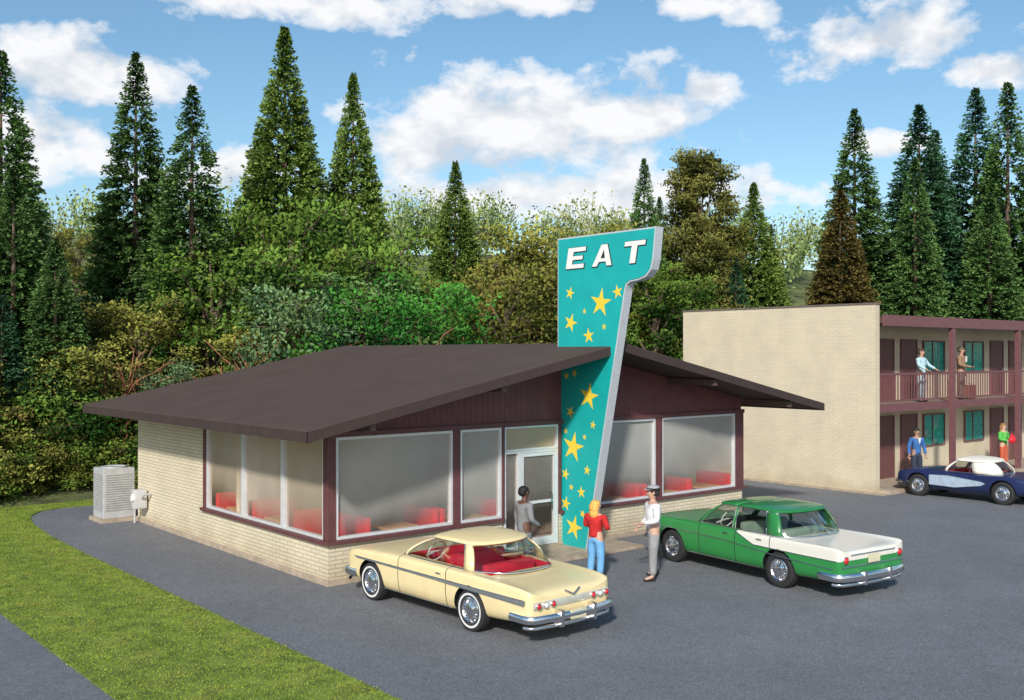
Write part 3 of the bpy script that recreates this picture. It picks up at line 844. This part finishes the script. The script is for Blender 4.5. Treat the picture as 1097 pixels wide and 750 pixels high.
bot = [(0,1.2),(.48,1.15),(.74,.98),(.80,.90),(.82,.02),(.82,-.05),(.82,-.84),(.79,-1.18),(.46,-1.45),(0,-1.5)]
top = [(0,.56),(.42,.54),(.62,.46),(.67,.39),(.69,0),(.69,-.06),(.68,-.72),(.64,-.98),(.38,-1.10),(0,-1.13)]
greenhouse(bot, top, .92, lambda y: 1.36-.03*(y+.25)**2, ['W','W','P','S','P','T','P','B','B'], GR, gc, crown=.05, bulge=.02, rp=2.8, lip=.028)
wheels(gc, (1.66, -1.2), .81)
seats(gc, ((.1, .62, 1.04), (-.85, .58, 1.02)), M('green_cloth', (.25, .32, .25), .7))
wheel_steer(gc, .6, 1.0, WHITE)
strips('chrome_strip', CHROME, gc, [[(s*.925, -.15, .905), (s*.936, -.60, .72), (s*.938, -1.6, .71), (s*.932, -2.52, .71)] for s in (-1, 1)] + [[(s*.932, 2.35, .74), (s*.94, .2, .70), (s*.94, -1.2, .60), (s*.93, -2.45, .56)] for s in (-1, 1)] + [[(s*.905, 1.2, .31), (s*.905, -.75, .31)] for s in (-1, 1)], .010)
bumper(gc, -2.56, .90, .42, True, .075); bumper(gc, 2.52, .88, .42, False)
for s in (-1, 1):
    lamp('taillight', gc, s*.76, -2.58, .72, .065, TAILRED, -1)
    lamp('headlight', gc, s*.66, 2.5, .66, .085, LAMPW, 1); lamp('headlight', gc, s*.46, 2.51, .66, .085, LAMPW, 1)
strips('handle', CHROME, gc, [[(s*.945, y_, .84), (s*.945, y_+.13, .84)] for s in (-1, 1) for y_ in (.05, -.82)], .012)
strips('tail_trim', CHROME, gc, [[(-.86, -2.585, .60), (0, -2.595, .60), (.86, -2.585, .60)], [(-.62, -2.59, .80), (.62, -2.59, .80)]], .012)
plate(gc, -2.605, .63, -1)

# navy roadster
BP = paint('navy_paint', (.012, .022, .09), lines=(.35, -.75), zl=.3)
bc = thing('car', (20.75, -2.32, 0), 0, 'navy blue roadster with silver side cove and white soft top', 'car', 'cars parked nose in at the buildings')
st = [(2.15,.55,.38,.58,.62),(2.1,.72,.32,.68,.70),(1.9,.82,.27,.76,.78),(1.4,.87,.24,.84,.84),(.8,.86,.23,.80,.86),(.1,.85,.23,.77,.82),(-.6,.86,.23,.79,.82),
      (-1.25,.88,.24,.85,.84),(-1.8,.84,.28,.78,.78),(-2.08,.74,.34,.66,.68),(-2.13,.6,.4,.58,.6)]
car_body(st, (1.35, -1.2), .38, (-.75, .55, .64, .34), [BP, BLACK, RED], bc, .5)
bot = [(0,.8),(.42,.74),(.64,.58),(.69,.5),(.71,-.3),(.68,-.62),(.62,-.85),(.36,-1.02),(0,-1.06)]
top = [(0,.36),(.36,.33),(.52,.26),(.57,.2),(.58,-.2),(.55,-.45),(.5,-.62),(.3,-.72),(0,-.74)]
SOFT = M('white_canvas', (.76, .72, .62), .8, var=.06)
greenhouse(bot, top, .82, 1.15, ['W','W','P','S','P','P','P','B'], SOFT, bc, crown=.08, bulge=.03)
wheels(bc, (1.35, -1.2), .75)
seats(bc, ((-.3, .5, .95),), RED)
for sx in (-1, 1):
    mb = MB(); xa, xb = sorted((sx*.80, sx*.868))
    mb.prism([(.98, .40), (.98, .70), (.4, .72), (-.6, .62), (-.72, .58), (-.6, .5), (.2, .38)], 'x', xa, xb)
    mb.obj('side_cove', M('silver_blue', (.45, .56, .68), .3, .2), bc, bevel=.012)
    for x in (.45, .65): lamp('headlight', bc, sx*x, 2.02 if x < .5 else 1.93, .66, .09, LAMPW, 1)
    lamp('taillight', bc, sx*.5, -2.1, .55, .05, TAILRED, -1)
mb = MB()
for i in range(11): mb.tube([(i*.07-.35, 2.17, .44), (i*.07-.35, 2.17, .56)], .016, 6)
mb.tube([(-.42, 2.17, .42), (.42, 2.17, .42)], .02, 6); mb.tube([(-.42, 2.17, .58), (.42, 2.17, .58)], .02, 6)
mb.obj('grille', CHROME, bc)
bumper(bc, 2.12, .7, .40, False, .05); bumper(bc, -2.1, .7, .42, True, .05)
strips('chrome_strip', CHROME, bc, [[(s*.872, .98, .40), (s*.872, .98, .70), (s*.872, .4, .725), (s*.872, -.6, .625), (s*.872, -.73, .58), (s*.872, -.6, .5), (s*.872, .2, .38), (s*.872, .98, .40)] for s in (-1, 1)], .009)

# ------------------------------------------------------------ people
def skin(name, chains, mat, par, sub=1):
    vs, es, rs, keys, roots = [], [], [], {}, []
    for ch in chains:
        prev = None
        for i, (p, r, k) in enumerate(ch):
            if k is not None and k in keys: idx = keys[k]
            else:
                idx = len(vs); vs.append(p); rs.append(r)
                if k is not None: keys[k] = idx
                if i == 0: roots.append(idx)
            if prev is not None: es.append((prev, idx))
            prev = idx
    me = bpy.data.meshes.new(name); me.from_pydata(vs, es, [])
    ob = bpy.data.objects.new(name, me); COL.objects.link(ob)
    ob.modifiers.new('skin', 'SKIN')
    sv = me.skin_vertices[0].data
    for i, r in enumerate(rs):
        sv[i].radius = (r, r) if isinstance(r, (int, float)) else r
        sv[i].use_root = i in roots
    s = ob.modifiers.new('sub', 'SUBSURF'); s.levels = sub; s.render_levels = sub
    m2 = evaluated(ob); bpy.data.objects.remove(ob)
    m2.name = name; m2.materials.clear(); m2.materials.append(mat)
    m2.polygons.foreach_set('use_smooth', [True]*len(m2.polygons))
    o = bpy.data.objects.new(name, m2); link(o, par)
    return o
def person(label, loc, rot, H, skinc, topc, botc, hairc, arms, legs=None, coat=0, longhair=False, cap=None, collar=None, wide=1.0):
    e = thing('person', loc, rot, label, 'person', None, (H/1.75*wide, H/1.75*wide, H/1.75))
    SK = M('skin', skinc, .55, var=.06); TP = M('cloth', topc, .85, var=.15, ns=9); BT = M('trousers', botc, .85, var=.15, ns=9)
    HR = M('hair', hairc, .7, var=.3, ns=30); SH = M('shoe', (.03, .02, .015), .4)
    V = lambda *a: Vector(a)
    legs = legs or (((.1, .02, .49), (.11, -.02, .09)), ((.1, .02, .49), (.11, -.02, .09)))
    pel = (V(0, 0, .96), .12, 'pel')
    ch = [[pel, (V(0, 0, 1.1), .115, 'wa'), (V(0, 0, 1.28), .135, 'chest'), (V(0, 0, 1.4), .115, 'ub'), (V(0, .0, 1.47), .055, 'nb'), (V(0, .01, 1.52), .05, 'nk'), (V(0, .025, 1.585), .068, 'h1'), (V(0, .02, 1.66), .086, 'h2'), (V(0, .015, 1.715), .062, 'h3')]]
    cl = [[(V(0, 0, .93-coat), .135+coat*.25, 'p2'), (V(0, 0, .97), .138, 'pel'), (V(0, 0, 1.1), .130, 'wa'), (V(0, 0, 1.28), .155, 'chest'), (V(0, 0, 1.4), .135, 'ub'), (V(0, 0, 1.47), .07, 'nb')]]
    tr = [[(V(0, 0, .99), .13, 'pel'), (V(0, 0, .93), .132, 'pl2')]]
    shoes = []
    for i, sx in enumerate((-1, 1)):
        el_, wr = [V(*q) for q in arms[i]]
        el_.x *= sx; wr.x *= sx
        sh = V(sx*.18, 0, 1.40)
        ch.append([(V(0, 0, 1.4), .115, 'ub'), (sh, .055, 'sh%d' % i), (el_, .04, 'el%d' % i), (wr, .028, 'wr%d' % i), ])
        d = (wr-el_).normalized()
        palm = wr + d*.06
        ch[-1].append((palm, .034, 'pm%d' % i))
        side = d.cross(V(0, 1, 0) if abs(d.y) < .8 else V(0, 0, 1)).normalized()
        nrm_ = side.cross(d).normalized()
        for k in range(4):
            o_ = side*((k-1.5)*.019)
            L = (.062, .075, .07, .052)[k]
            ch.append([(palm+o_+d*.012, .011, None), (palm+o_+d*(.03+L*.45), .0095, None), (palm+o_+d*(.03+L*.85)+nrm_*.018, .008, None)])
        ch.append([(palm-d*.02+side*.02, .013, None), (palm+side*.05+d*.012, .011, None), (palm+side*.058+d*.045, .009, None)])
        cl.append([(V(0, 0, 1.4), .135, 'ub'), (sh, .072, 's%d' % i), (el_, .057, 'e%d' % i), (wr-d*.01, .045, 'w%d' % i)])
        kn, an = [V(*q) for q in legs[i]]
        kn.x *= sx; an.x *= sx
        hp = V(sx*.085, 0, .9)
        toe = an + V(sx*.02, .16, -.055)
        ch.append([(V(0, 0, .96), .12, 'pel'), (hp, .088, 'hp%d' % i), (kn, .055, 'kn%d' % i), (an, .036, 'an%d' % i), (toe, .03, 'to%d' % i)])
        tr.append([(V(0, 0, .93), .13, 'pl2'), (hp, .107, 'h%d' % i), (kn, .08, 'k%d' % i), (an, .068, 'a%d' % i)])
        shoes.append([(an+V(0, -.05, -.045), .04, None), (an+V(0, .05, -.05), .043, None), (toe+V(0, .01, 0), .033, None)])
    ch.append([(V(0, .025, 1.62), .07, None), (V(0, .118, 1.625), .012, None)])
    skin('body', ch, SK, e)
    skin('trousers', tr, BT, e); skin('jacket' if coat else 'shirt', cl, TP, e)
    for s_ in shoes: skin('shoe', [s_], SH, e)
    mb = MB()
    mb.ball((0, -.012, 1.685), (.094, .102, .088), 14, 10)
    if longhair:
        mb.ball((0, -.055, 1.6), (.105, .075, .14), 12, 8); mb.ball((0, -.065, 1.48), (.10, .06, .13), 12, 8)
    else: mb.ball((0, -.04, 1.64), (.088, .075, .08), 12, 8)
    mb.obj('hair', HR, e, smooth=80)
    if cap:
        mb = MB(); mb.ball((0, -.003, 1.742), (.106, .112, .045), 16, 8); mb.prism([(.075*math.cos(t)*1.05, .07+.09*math.sin(t)) for t in [i*math.pi/8 for i in range(9)]], 'z', 1.70, 1.712)
        co_ = mb.obj('cap', M('cap_cloth', cap, .8), e, smooth=50)
        mb = MB(); mb.lathe([(1.70, .098), (1.70, .105), (1.728, .108), (1.728, .102)], (0, -.003, 0), 'z', 20); mb.obj('cap_band', BLACK, co_, smooth=50)
    if collar:
        mb = MB(); mb.prism([(-.05, 1.44), (.05, 1.44), (.0, 1.25)], 'y', .125, .168); mb.obj('shirt_front', M('shirt_white', collar, .8), e)
    for sx in (-1, 1):
        fc = MB(); fc.ball((sx*.033, .098, 1.65), (.012, .008, .008), 8, 6); fc.obj('eye', BLACK, e, smooth=80)
        fc = MB(); fc.ball((sx*.088, .015, 1.64), (.012, .02, .03), 8, 6); fc.obj('ear', SK, e, smooth=80)
    fc = MB(); fc.ball((0, .1, 1.588), (.024, .008, .006), 8, 6); fc.obj('mouth', M('lips', (.35, .1, .08), .5), e, smooth=80)
    return e
DOWN = ((.25, -.01, 1.13), (.27, .05, .88))
person('dark haired man in a grey suit standing by the diner door', (3.47, -1.58, .008), R(-100), 1.72, (.13, .06, .04), (.23, .23, .235), (.19, .19, .195), (.01, .01, .01),
       (DOWN, ((.25, .0, 1.13), (.2, .2, .98))), coat=.12, collar=(.7, .7, .7), wide=1.12)
person('blonde haired woman in red jacket and blue jeans on asphalt', (4.29, -2.75, .008), R(-80), 1.50, (.62, .36, .25), (.55, .02, .02), (.16, .40, .68), (.78, .42, .10),
       (((.25, .02, 1.15), (.12, .22, 1.2)), ((.25, .02, 1.15), (.12, .22, 1.12))), longhair=True, wide=1.22)
person('man in white shirt, grey trousers and peaked cap', (5.13, -3.47, .008), R(60), 1.77, (.55, .33, .24), (.70, .70, .72), (.27, .27, .27), (.03, .02, .02),
       (((.27, .02, 1.14), (.2, .24, 1.1)), ((.29, -.03, 1.15), (.33, .12, .95))),
       legs=(((.15, .05, .49), (.21, .07, .09)), ((.14, -.03, .49), (.20, -.12, .09))), cap=(.35, .35, .36), wide=1.15)
person('person in light blue outfit leaning on the motel balcony railing', (22.75, .42, ZD), R(180), 1.78, (.5, .3, .2), (.42, .60, .68), (.36, .5, .56), (.06, .04, .03),
       (((.3, .08, 1.2), (.28, .3, 1.08)), ((.3, .08, 1.2), (.28, .3, 1.08))), coat=.1, wide=1.1)
person('man in a brown coat standing behind the motel balcony railing', (25.7, .5, ZD), R(190), 1.85, (.45, .26, .18), (.26, .17, .10), (.15, .12, .1), (.1, .08, .06),
       (DOWN, ((.26, .03, 1.15), (.16, .28, 1.1))), coat=.12, collar=(.7, .7, .7), wide=1.1)
person('man in a blue jacket and dark trousers on the motel walkway', (22.3, .35, .13), R(150), 1.75, (.42, .25, .18), (.04, .14, .38), (.03, .04, .07), (.02, .02, .02), (DOWN, DOWN), coat=.04, collar=(.7, .7, .7), wide=1.1)
pw = person('woman in green top holding a red bundle on the walkway', (28.2, .15, .13), R(170), 1.66, (.6, .38, .28), (.10, .45, .08), (.5, .1, .05), (.3, .15, .05),
       (((.25, .03, 1.15), (.1, .26, 1.12)), ((.25, .03, 1.15), (.1, .26, 1.12))), longhair=True, wide=1.1)
bg = thing('bag', (28.18, -.18, 1.22), 0, 'red cloth bag held in the woman\'s arms', 'bag')
mb = MB(); mb.ball((0, 0, 0), (.2, .11, .14), 12, 8); mb.ball((0, 0, .1), (.1, .07, .08), 10, 6); mb.tube([(-.1, 0, .1), (-.06, 0, .24), (.06, 0, .24), (.1, 0, .1)], .012, 6); mb.obj('pouch', RED, bg, smooth=80)
cs = thing('suitcase', (26.25, .45, ZD), 0, 'brown suitcase standing on the motel balcony', 'suitcase')
mb = MB(); mb.box(-.3, .3, -.1, .1, .02, .5); mb.obj('case', M('brown_leather', (.35, .12, .07), .5), cs, bevel=.03)
mb = MB(); mb.tube([(-.09, 0, .5), (-.08, 0, .56), (.08, 0, .56), (.09, 0, .5)], .013, 6); mb.obj('handle', BLACK, cs)

# ------------------------------------------------------------ trees
def conifer(seed, H, Rr, levels=78, droop=.28, dens=1.0, pw=.82, neat=.85):
    g = np.random.default_rng(seed); C, T = [], []
    z0 = .04*H
    for i in range(levels):
        t = i/(levels-1); z = z0+(H*.985-z0)*(t**.92)
        r0 = Rr*((1-t)**pw)*g.uniform(.93, 1.07) + .09
        nb = int((12+25*(1-t))*dens)+1
        for a in g.uniform(0, 2*math.pi, nb):
            rb = r0*g.uniform(neat, 1.06)
            n = max(4, int(rb/.105))
            s = np.linspace(.45 if t < .85 else .1, 1, n)
            dr = droop*g.uniform(.5, 1.4)
            px = rb*s*math.cos(a); py = rb*s*math.sin(a); pz = z - dr*rb*s + .11*rb*s**3 + g.normal(0, .045, n)
            for sd_ in (-1, 1, 0):
                an = a + sd_*g.uniform(.3, .9, n) + g.normal(0, .15, n)
                L = g.uniform(.15, .28, n)*(1.15-.3*s)*(.66 + .5*(1-t))
                d = np.stack([np.cos(an)*L, np.sin(an)*L, L*g.normal(.0, .35, n)], 1)
                w_ = np.stack([-np.sin(an)*L*.2, np.cos(an)*L*.2, g.normal(0, .025, n)], 1)
                p = np.stack([px, py, pz], 1)
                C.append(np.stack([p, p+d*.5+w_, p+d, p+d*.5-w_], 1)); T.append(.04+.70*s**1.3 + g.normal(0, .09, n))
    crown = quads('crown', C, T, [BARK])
    tb = MB(); tb.tube([(0, 0, -.6), (0, 0, H*.3), (0.02, 0, H*.7), (0, 0, H*.99)], [H*.014, H*.010, H*.005, .01], 8)
    for k in range(26):
        z = H*(.06+.8*k/26); a = k*2.4; r = Rr*((1-k/28)**.8)*.6
        tb.tube([(0, 0, z), (r*math.cos(a), r*math.sin(a), z-.25*r)], [.03, .008], 5)
    return tb.mesh('trunk', [BARK]), crown, H
def leafy(seed, H, Rw, nclump=20, leaves=420, leaf=.10, low=.2, cr=(.20, .40), thin=1.0):
    g = np.random.default_rng(seed); C, T = [], []
    tb = MB(); tb.tube([(0, 0, -.6), (.05, .03, H*.2), (0, 0, H*.45), (0.05, 0, H*.75)], [H*.028*thin, H*.022*thin, H*.014*thin, .02], 8)
    for c in range(nclump):
        u = (c+.5)/nclump
        z = H*(low + (1-low-.08)*u)
        rr = Rw*math.sqrt(max(0.05, 1-((u-.4)/.66)**2))
        a = c*2.4+g.uniform(-.4, .4); q = rr*g.uniform(.4, .98)
        cx_, cy_ = q*math.cos(a), q*math.sin(a)
        cr_ = Rw*g.uniform(*cr)
        n = int(leaves*(cr_/(Rw*.31))**2)
        d = g.normal(0, 1, (n, 3)); d /= np.linalg.norm(d, axis=1)[:, None]
        lump = 1 + .3*np.sin(d[:, 0]*7+c)*np.cos(d[:, 1]*6+c*2)+.25*np.sin(d[:, 2]*9+c)
        rad = cr_*lump*(.35+.8*g.random(n)**.6)
        p = np.array([cx_, cy_, z]) + d*rad[:, None]*np.array([1, 1, .72])
        e1 = g.normal(0, 1, (n, 3)); e1 /= np.linalg.norm(e1, axis=1)[:, None]
        e2 = np.cross(e1, g.normal(0, 1, (n, 3))); e2 /= (np.linalg.norm(e2, axis=1)[:, None]+1e-6)
        s = leaf*g.uniform(.5, 1.25, n)[:, None]
        C.append(np.stack([p-e1*s, p+e2*s*.5, p+e1*s, p-e2*s*.5], 1))
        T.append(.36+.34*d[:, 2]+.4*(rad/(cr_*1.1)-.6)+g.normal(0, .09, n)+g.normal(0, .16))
        tb.tube([(0, 0, max(.1, z-H*.25)), (cx_*.6, cy_*.6, z-H*.06), (cx_, cy_, z+cr_*.3)], [H*.008*thin, H*.005*thin, .01], 5)
        for k in range(3):
            v = Vector(g.normal(0, 1, 3)).normalized(); v.z = abs(v.z)*.6
            c0 = Vector((cx_, cy_, z))
            tb.tube([c0, c0+v*cr_*.8, c0+v*cr_*1.3+Vector((0, 0, -.05))], [.02, .013, .005], 4)
    return tb.mesh('trunk', [BARK]), quads('crown', C, T, [BARK]), H
def bare(seed, H, Rw):
    g = random.Random(seed); tb = MB(); tw = MB()
    tb.tube([(0, 0, -.5), (0, 0, H*.3)], [.07, .05], 6)
    for k in range(110):
        a = g.uniform(0, 6.28); e_ = g.uniform(.15, 1.4); L = g.uniform(.4, .85)*H*.8
        p = Vector((0, 0, H*.25)); d = Vector((math.cos(a)*math.cos(e_), math.sin(a)*math.cos(e_), math.sin(e_)))
        pts = [p.copy()]
        for q in range(7):
            d += Vector((g.gauss(0, .42), g.gauss(0, .42), g.gauss(-.05, .4))); d.normalize()
            p = p + d*L/7*Rw/H*1.5; pts.append(p.copy())
        tw.tube(pts, [.026, .022, .02, .016, .014, .011, .008, .006], 4)
    return tb.mesh('trunk', [BARK]), tw.mesh('crown', [BARK]), H
CON = [conifer(11, 15, 3.0), conifer(12, 15, 2.75, droop=.34, dens=.9, neat=.78), conifer(13, 15, 3.15, levels=88, droop=.12, dens=1.15, pw=.95, neat=.93), conifer(14, 15, 2.9, levels=64, droop=.4, dens=.95, neat=.75)]
LEA = [leafy(21, 8, 2.8), leafy(22, 8, 2.4, 22), leafy(23, 8, 3.1, 24), leafy(24, 8, 1.9, 20, 360), leafy(25, 16, 2.1, 46, 620, .11, .10, (.34, .52), .5)]
SHR = [leafy(31, 3, 1.7, 13, 560, .07, .12), leafy(32, 3, 1.5, 13, 520, .065, .12), leafy(33, 3, 1.9, 15, 520, .07, .1)]
BAR = [bare(41, 3, 1.6), bare(42, 3, 1.8)]
F = {
 'dark': foliage('dark_pine', (.026, .066, .024), (.16, .28, .085)),
 'blue': foliage('deep_spruce', (.018, .058, .033), (.11, .25, .12)),
 'lime': foliage('light_fir', (.055, .11, .022), (.27, .38, .09)),
 'oliv': foliage('olive_fir', (.06, .09, .02), (.22, .26, .07)),
 'brown': foliage('bronze_fir', (.07, .058, .022), (.27, .22, .07)),
 'leaf': foliage('leaf_green', (.020, .056, .012), (.17, .29, .05), hue=(.13, .16, .03)),
 'yell': foliage('yellow_olive_leaf', (.050, .056, .012), (.34, .34, .075), hue=(.16, .19, .04)),
 'olea': foliage('olive_leaf', (.034, .046, .010), (.22, .23, .05), hue=(.24, .15, .06)),
 'colu': foliage('olive_column_leaf', (.045, .055, .014), (.26, .26, .07)),
 'emer': foliage('emerald_leaf', (.012, .065, .014), (.10, .35, .055), hue=(.08, .17, .03)),
 'grayg': foliage('grey_green_leaf', (.028, .070, .030), (.20, .31, .14), hue=(.10, .16, .05)),
 'rust': M('rust_twigs', (.36, .14, .07), .8, var=.3),
}
desc = {'dark': 'dark green', 'blue': 'deep blue-green', 'lime': 'light green', 'oliv': 'olive green', 'brown': 'bronze brown', 'leaf': 'green leafy', 'yell': 'yellow-olive leafy',
        'olea': 'olive leafy', 'colu': 'tall dense olive', 'emer': 'emerald green leafy', 'grayg': 'pale grey-green leafy', 'rust': 'bare rust-brown twiggy'}
def plant(tpl, s, d, ztop, key, name, wide=1.0, sink=0, label=None):
    x, y = field(s, d); zb = hz(x, y) - sink
    k = (ztop-zb)/tpl[2]
    kind = {'pine_tree': 'conifer behind the buildings', 'tree': 'tree at the wood edge', 'bush': 'bush at the wood edge'}[name]
    e = thing(name, (x, y, zb), rnd.uniform(0, 6.28), label or (desc[key]+' '+kind), {'pine_tree': 'pine tree', 'tree': 'tree', 'bush': 'bush'}[name],
              {'pine_tree': 'conifers behind the buildings', 'tree': 'trees at the wood edge', 'bush': 'bushes at the wood edge'}[name], (k*wide, k*wide, k))
    t = bpy.data.objects.new('trunk', tpl[0]); link(t, e)
    c = bpy.data.objects.new('crown', tpl[1]); link(c, e)
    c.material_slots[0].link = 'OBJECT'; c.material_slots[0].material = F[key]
def ztop(yp, d): return CZ + (379-yp)*d/1089
conifers = [ # side, depth, top, colour, template, width
 (-17.6, 35, 14.9, 'dark', 0, 1.0), (-15.56, 42, 16.9, 'dark', 1, 1.0), (-12.6, 40, 15.0, 'dark', 3, 1.1), (-10.3, 46, 19.3, 'lime', 2, .95),
 (-7.5, 48, 17.7, 'lime', 2, .85), (-2.78, 50, 13.9, 'lime', 2, 1.0), (7.15, 55, 15.0, 'dark', 1, .9), (13.8, 58, 14.2, 'lime', 2, 1.1),
 (20.9, 62, 19.4, 'dark', 1, 1.1), (18.1, 56, 13.5, 'brown', 0, 1.2), (24.85, 62, 19.7, 'blue', 0, 1.15), (29.2, 64, 21.2, 'blue', 1, 1.1),
 (29.3, 60, 20.5, 'dark', 3, 1.05), (26.3, 56, 13.3, 'dark', 0, 1.2), (32.0, 60, 17.5, 'blue', 0, 1.1), (22.6, 57, 15.5, 'dark', 3, 1.0),
 (-14.6, 32.5, 8.1, 'dark', 0, 1.2), (-16.2, 33, 10.5, 'dark', 3, 1.2), (-15.8, 31.5, 6.2, 'blue', 1, 1.4), (27.5, 66, 19.0, 'blue', 3, 1.1),
 (15.8, 62, 12.3, 'oliv', 1, 1.0), (9.0, 62, 14.0, 'dark', 0, .9), (30.5, 56, 12.0, 'blue', 0, 1.2), (11.9, 54, 9.5, 'blue', 3, 1.1)]
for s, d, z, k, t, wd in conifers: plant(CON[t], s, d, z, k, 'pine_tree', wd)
feat = [(10.2, 55, 16.2, 'colu', 4, 1.0), (-9.0, 41, 10.9, 'leaf', 2, 1.05), (-5.9, 42, 10.6, 'leaf', 0, 1.0), (-7.4, 38, 8.6, 'leaf', 1, 1.1), (-3.0, 38, 7.7, 'emer', 0, 1.15),
        (-5.2, 36.5, 6.9, 'emer', 2, 1.1), (-7.7, 36, 6.9, 'grayg', 2, 1.1), (.6, 46, 10.6, 'yell', 1, 1.0), (2.2, 45, 9.8, 'yell', 0, 1.0), (-.3, 42, 8.2, 'olea', 2, 1.0), (4.2, 50, 11.2, 'yell', 1, .9),
        (-11.2, 38, 8.6, 'leaf', 1, 1.1), (-13.2, 36, 6.6, 'yell', 0, 1.1), (-15.0, 36, 6.4, 'olea', 2, 1.2), (-21.5, 50, 10.8, 'yell', 1, .9), (6.8, 48, 9.0, 'leaf', 3, 1.2), (8.4, 50, 8.6, 'leaf', 1, 1.1)]
for s, d, z, k, t, wd in feat: plant(LEA[t], s, d, z, k, 'tree', wd)
skyp = ([0, 60, 110, 180, 240, 300, 340, 430, 460, 520, 545, 600, 650, 720, 760, 850, 900, 1000, 1097, 1200],
        [300, 290, 320, 330, 300, 265, 250, 265, 305, 310, 275, 265, 280, 300, 325, 318, 318, 328, 338, 338])
kk = ['leaf', 'yell', 'leaf', 'olea', 'emer', 'olea', 'leaf', 'yell', 'grayg', 'dark']
for row, (off, up) in enumerate([(2.0, 50), (5.5, 25), (10, 8)]):
    px = -40 + row*25
    while px < 1180:
        k = (px-548.5)/1089
        base = (31.3 if px < 735 else 27.5)/(.7644-.6448*k)
        d = base + off + rnd.uniform(-.6, .8)
        yt = np.interp(px, *skyp) + up + rnd.uniform(-14, 26)
        if px > 740 and row == 0: px += 60; continue
        plant(rnd.choice(LEA[:4]), k*d, d, ztop(yt, d), rnd.choice(kk), 'tree', rnd.uniform(1.0, 1.35))
        px += 1089*rnd.uniform(2.4, 3.6)/d
for px in range(-45, 330, 24):
    k = (px-548.5)/1089
    for rr in range(2):
        d = 31.2/(.7644-.6448*k) + rr*1.5 + rnd.uniform(-.25, .4) + (1.2 if px < 120 else 1.0)
        yt = (468 if rr == 0 else 425) + rnd.uniform(-22, 14)
        plant(rnd.choice(SHR), k*d, d, ztop(yt, d), rnd.choice(['olea', 'yell', 'leaf', 'olea', 'leaf']), 'bush', rnd.uniform(1.1, 1.5), .1)
for s, d, z in [(-13.0, 33.6, 6.2), (-11.6, 34.2, 5.2), (-2.7, 35.6, 7.2), (-14.3, 33.2, 5.0), (-8.6, 36, 8.0), (-5.5, 35.4, 6.6), (-10.2, 34.8, 6.0)]:
    plant(BAR[rnd.randrange(2)], s, d, z, 'rust', 'bush', .8)
g = np.random.default_rng(9); C, T = [], []
for q in range(280):
    s = g.uniform(-75, 95); d = g.uniform(80, 108); x, y = field(s, d); zb = hz(x, y); Ht = g.uniform(3.6, 7.2)
    n = 230
    dd = g.normal(0, 1, (n, 3)); dd /= np.linalg.norm(dd, axis=1)[:, None]
    rr_ = g.random((n, 1))**.4*(1+.3*np.sin(dd[:, :1]*6+q)*np.cos(dd[:, 2:]*5))
    p = np.array([x, y, zb+Ht*.55]) + dd*rr_*np.array([Ht*.34, Ht*.34, Ht*.42])
    e1 = g.normal(0, 1, (n, 3)); e1 /= np.linalg.norm(e1, axis=1)[:, None]; e2 = np.cross(e1, g.normal(0, 1, (n, 3))); e2 /= np.linalg.norm(e2, axis=1)[:, None]
    sz = g.uniform(.08, .22, n)[:, None]
    C.append(np.stack([p-e1*sz, p+e2*sz*.7, p+e1*sz, p-e2*sz*.7], 1)); T.append(np.clip(g.uniform(.1, .8, n) + .2*dd[:, 2] + g.normal(0, .2), 0, 1))
    for br in range(6):
        a = g.uniform(0, 6.28); l = g.uniform(.4, 1)*Ht*.4; tp = np.array([x+math.cos(a)*l*.6, y+math.sin(a)*l*.6, zb+Ht*.6+l*.7]); bs = np.array([x, y, zb+Ht*.2])
        wv = np.array([RX, RY, 0])*.06
        C.append(np.stack([bs-wv, bs+wv, tp+wv*.4, tp-wv*.4])[None]); T.append(np.array([.1]))
FAR = foliage('far_woodland_haze_tint', (.10, .15, .06), (.30, .37, .13), hue=(.29, .29, .15), amp=.7)  # aerial haze painted into the leaf colour as paler, greyer greens
o = bpy.data.objects.new('woodland', quads('woodland', C, T, [FAR], .3)); COL.objects.link(o); o['kind'] = 'stuff'
o['label'] = 'distant woodland along the ridge, coloured pale for haze'; o['category'] = 'woodland'
print('DONE')
